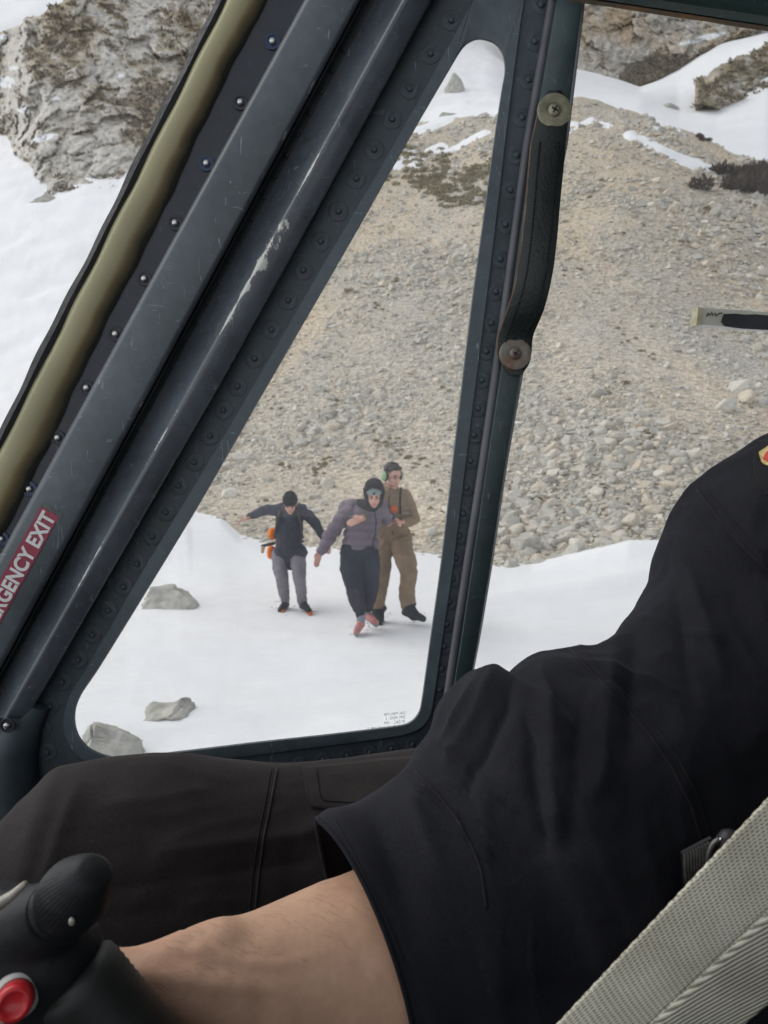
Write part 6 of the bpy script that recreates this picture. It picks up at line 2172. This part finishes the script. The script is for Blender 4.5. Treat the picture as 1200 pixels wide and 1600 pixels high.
bn = blob('knitted_cap', [('e', q(0, -0.014, 0.056), (0.086 * s, 0.102 * s, 0.078 * s), rot), ('c', [q(-0.058, 0.046, 0.060), q(0, 0.072, 0.064), q(0.058, 0.046, 0.060)], [0.022, 0.023, 0.022])], 0.007, FB['sage_wool'], wm, 2, wrinkle(0.002, 40, 5))
blob('cap_badge', [('e', q(0.0, 0.097, 0.068), (0.018 * s, 0.006 * s, 0.013 * s), rot)], 0.004, FB['black_wool'], bn, 1)
blob('hood', [('e', q(0, -0.050, 0.066), (0.112 * s, 0.105 * s, 0.120 * s), rot), ('c', [q(-0.090, 0.012, 0.078), q(-0.062, 0.030, 0.122), q(0, 0.040, 0.142), q(0.062, 0.030, 0.122), q(0.090, 0.012, 0.078)], [0.030, 0.034, 0.036, 0.034, 0.030]),
              ('c', [q(-0.092, 0.012, 0.075), q(-0.086, 0.020, 0.0), q(-0.066, 0.030, -0.075), q(-0.03, 0.040, -0.115)], [0.028, 0.025, 0.026, 0.030]), ('c', [q(0.092, 0.012, 0.075), q(0.086, 0.020, 0.0), q(0.066, 0.030, -0.075), q(0.03, 0.040, -0.115)], [0.026, 0.022, 0.024, 0.028]),
              ('c', [A(563, 786, -0.10), A(572, 790, -0.16), A(584, 795, -0.2)], [0.050, 0.048, 0.040])], 0.008, FB['hood_black'], wm, 2, wrinkle(0.005, 18, 6))
jk = blob('puffer_jacket', [('c', [A(560, 853, 0.0), A(563, 835, -0.02), A(571, 812, -0.05), A(575, 800, -0.05)], [0.176, 0.172, 0.180, 0.165], 0.74), ('c', [A(553, 794, 0.0), A(575, 791, 0.0), A(595, 792, 0.02)], [0.085, 0.095, 0.080]),
                            ('c', [A(538, 792, 0.12), A(552, 790, 0.05)], [0.062, 0.07]), ('c', [A(577, 850, 0.0), A(570, 858, 0.0)], [0.110, 0.100]),
                            ('c', [A(549, 796, -0.03), A(533, 810, -0.05), A(520, 831, -0.06), A(510, 846, -0.10), A(503, 860, -0.14)], [0.088, 0.080, 0.074, 0.070, 0.052]),
                            ('c', [A(595, 799, -0.02), A(601, 806, 0.02), A(605, 812, 0.06)], [0.075, 0.066, 0.056])], 0.009, FB['puffer_mauve'], wm, 2, wrinkle(0.010, 8, 7, (0.085, 0.022)))
blob('jacket_zip', [('c', [A(585, 797, -0.24), A(588, 815, -0.22), A(586, 835, -0.18), A(581, 855, -0.145)], [0.006, 0.006, 0.006, 0.006])], 0.004, FB['hood_black'], jk, 1)
blob('sleeve_lining', [('c', [A(605, 809, 0.05), wR], [0.050, 0.040])], 0.007, FB['navy_shell'], wm, 2)
blob('trousers', [('c', [A(549, 862), A(574, 864)], [0.128, 0.128]), ('c', [hl, A(549, 888, -0.06), kl, A(558, 940, -0.04), A(563, 959, 0.01)], [0.135, 0.125, 0.100, 0.082, 0.060]),
                  ('c', [hr, A(577, 888, 0.0), kr, A(577, 935, 0.10), A(575, 949, 0.2)], [0.132, 0.118, 0.098, 0.078, 0.058])], 0.009, FB['ink_trousers'], wm, 3, wrinkle(0.010, 9, 8))
for a_, f_, sx in ((al, fl, -0.02), (ar, fr, 0.05)):
    blob('sock', [('c', [a_ + Vector((0, 0, 0.06)), a_ + Vector((0, -0.01, -0.02))], [0.050, 0.048])], 0.007, FB['sock_grey'], wm, 2)
    sh_ = blob('shoe', shoe_pieces(a_ + Vector((0, 0, -0.05)), f_ + Vector((sx, -0.11, 0.03)), 0.92), 0.008, FB['shoe_pink'], wm, 2)
    blob('sole', [('c', [f_ + Vector((0, 0.05, 0.010)), f_ + Vector((sx, -0.10, 0.010))], [0.028, 0.030])], 0.008, FB['sage_wool'], sh_, 1)

# ---------------- crewman in olive overalls and headset, holding on to her
D = 8.05
mm = thing('person', 'person in olive brown overalls wearing a headset and steadying the person beside', 'person', tuple(A(622, 970)))
s = 1.12
hc = A(613.5, 744, -0.24)
hp, q, rot = head_pieces(hc, (0.75, -1.0, -0.36), s)
fl, fr = A(590, 976, 0.05), A(648, 969, -0.10)
kl, kr = A(597, 898, -0.06), A(639, 893, -0.24)
al, ar = A(591, 952, 0.12), A(637, 945, 0.0)
hl, hr = A(604, 842, 0.10), A(625, 842, 0.08)
wL, wR = A(566, 810, -0.70), A(630, 816, -0.22)
pieces = hp + [('c', [A(608, 774, -0.05), A(612, 758, -0.17)], [0.064, 0.060]), ('c', [A(615, 842, 0.08), A(611, 810, 0.0), A(607, 780, -0.06)], [0.14, 0.14, 0.145], 0.7),
               ('c', [A(592, 776, 0.0), A(578, 806, -0.22), wL], [0.048, 0.038, 0.028]), ('c', [A(634, 778, 0.02), A(645, 812, 0.0), wR], [0.048, 0.040, 0.028]),
               ('c', [hl, kl, al], [0.085, 0.058, 0.040]), ('c', [hr, kr, ar], [0.085, 0.058, 0.040]), ('c', [al, al.lerp(fl, 0.4)], [0.04, 0.032]), ('c', [ar, ar.lerp(fr, 0.4)], [0.04, 0.032])]
pieces += hand_pieces(wL, A(552, 815, -0.72), (0.2, 0.9, -0.3), 0.98, 0.35, -1) + hand_pieces(wR, A(620, 815, -0.24), (0, 0.1, -1), 1.1, 0.75, 1)
blob('body', pieces, 0.008, FB['skin'], mm, 2)
face_bits(q, rot, s, mm)
blob('hair', [('e', q(0, -0.026, 0.058), (0.080 * s, 0.094 * s, 0.078 * s), rot), ('c', [q(-0.05, 0.040, 0.090), q(0, 0.060, 0.100), q(0.05, 0.040, 0.090)], [0.018, 0.020, 0.018])], 0.007, M['hair'], mm, 2, wrinkle(0.006, 40, 9))
hsx = -1 if (q(-0.08, 0, 0).x < q(0.08, 0, 0).x) else 1
hd = thing('headset', 'pale green eared aviation headset worn over the crewman\'s dark hair', 'headset', tuple(hc))
bm = bmesh.new()
tube_bm(bm, [q(0.088 * math.cos(a), -0.012, 0.008 + 0.125 * math.sin(a)) for a in np.linspace(0, math.pi, 18)], 0.009, 8)
bm_obj('headband', bm, FB['cord_black'], hd, smooth=True)
for sx in (-1, 1):
    cup = blob('ear_cup', [('e', q(sx * 0.106, -0.006, 0.0), (0.024 * s, 0.036 * s, 0.050 * s), rot)], 0.005, FB['cup_green'], hd, 2)
    blob('ear_seal', [('e', q(sx * 0.086, -0.004, 0.0), (0.016 * s, 0.040 * s, 0.054 * s), rot)], 0.005, FB['cord_black'], cup, 1)
bm = bmesh.new()
tube_bm(bm, [q(0.095, 0.0, -0.04), q(0.075, 0.07, -0.075), q(0.03, 0.115, -0.070)], 0.004, 6)
bm_obj('microphone_boom', bm, FB['cord_black'], hd, smooth=True)
bm = bmesh.new()
tube_bm(bm, [A(627, 762, -0.20), A(625.5, 770, -0.235), A(625, 785, -0.235), A(625.5, 803, -0.20)], 0.012, 8)
bm_obj('cord', bm, FB['cord_black'], hd, smooth=True)
ov = blob('overalls', [('c', [A(615, 838, 0.08), A(612, 815, 0.0), A(608, 792, -0.08), A(606, 779, -0.08)], [0.165, 0.176, 0.192, 0.182], 0.74), ('c', [A(586, 781, -0.08), A(608, 773, -0.08), A(631, 776, -0.04)], [0.085, 0.10, 0.090]), ('c', [A(609, 771, -0.08), A(611, 764, -0.14)], [0.09, 0.080]),
                       ('c', [A(592, 780, 0.0), A(584, 796, -0.15), A(578, 808, -0.25), A(568, 810, -0.62)], [0.082, 0.074, 0.068, 0.045]),
                       ('c', [A(633, 779, -0.04), A(641, 795, 0.0), A(646.5, 813, 0.0), A(639, 815, -0.12), A(631, 816, -0.20)], [0.088, 0.080, 0.074, 0.066, 0.050]),
                       ('c', [A(603, 838, 0.09), A(625, 838, 0.08)], [0.135, 0.135]), ('c', [hl, A(597, 870, 0.01), kl, A(592, 930, 0.07), A(591, 950, 0.12)], [0.135, 0.115, 0.096, 0.084, 0.078]),
                       ('c', [hr, A(630, 866, -0.07), kr, A(636, 922, -0.05), A(637, 944, 0.0)], [0.140, 0.122, 0.102, 0.092, 0.090])], 0.009, FB['olive_overall'], mm, 3, wrinkle(0.011, 9, 10))
blob('front_zip', [('c', [A(608, 775, -0.215), A(608, 790, -0.222), A(611, 812, -0.145), A(614, 836, -0.06)], [0.005] * 4)], 0.004, FB['cord_black'], ov, 1)
for zx, zy in ((598, 797), (633, 797)):
    blob('chest_pocket', [('c', [A(zx - 4, zy - 3, -0.18), A(zx + 4, zy - 3, -0.17)], [0.016, 0.016]), ('c', [A(zx - 4, zy + 5, -0.165), A(zx + 4, zy + 5, -0.155)], [0.022, 0.022])], 0.007, FB['olive_overall'], ov, 2)
blob('thigh_pocket', [('c', [A(643, 868, -0.10), A(646, 882, -0.20)], [0.045, 0.045])], 0.008, FB['olive_overall'], ov, 2)
blob('chest_badge', [('e', A(616, 796, -0.215), (0.042, 0.020, 0.046))], 0.006, FB['badge_orange'], ov, 1)
for a_, f_, sx in ((al, fl, 0.02), (ar, fr, 0.09)):
    bt_ = blob('boot', shoe_pieces(a_, f_ + Vector((sx, -0.08, 0.03)), 1.12) + [('c', [a_ + Vector((0, 0, 0.02)), a_.lerp(f_, 0.45), a_.lerp(f_, 0.8) + Vector((0.01, 0, 0.02))], [0.072, 0.074, 0.066])], 0.008, FB['boot_teal'], mm, 2)
    blob('boot_collar', [('c', [a_ + Vector((0.02, -0.02, 0.015)), a_ + Vector((0.05, 0.0, 0.01))], [0.055, 0.05])], 0.008, FB['strap_grey'], bt_, 2, wrinkle(0.006, 40, 11))

# a little trodden snow where they have walked: clods thrown up round the feet and along their tracks
rng = np.random.default_rng(19)
Vs, Fs, off = [], [], 0
trk = []
for (x0, y0, x1, y1) in ((560, 990, 590, 905), (582, 976, 612, 898), (646, 972, 668, 890), (590, 978, 625, 900), (440, 957, 410, 880), (482, 958, 440, 890)):
    for k in range(4):
        t = k / 14
        trk.append((x0 + (x1 - x0) * t + rng.normal() * 2, y0 + (y1 - y0) * t))
for (x, y) in trk:
    for _ in range(6):
        try: base, D = snow_point(x + rng.normal() * 8, y + rng.normal() * 2)
        except Exception: continue
        V, F = protos[rng.integers(0, len(protos))]
        sz = rng.uniform(0.008, 0.028)
        Vs.append(V * sz * np.array([1.3, 1.3, 0.5]) + base); Fs.append(F + off); off += len(V)
o = mesh_np('snow_clods', np.concatenate(Vs), np.concatenate(Fs), M['snow'], None, smooth=True)
tag(o, 'small clods of trodden snow round the feet of the walking people', 'snow', kind='stuff')
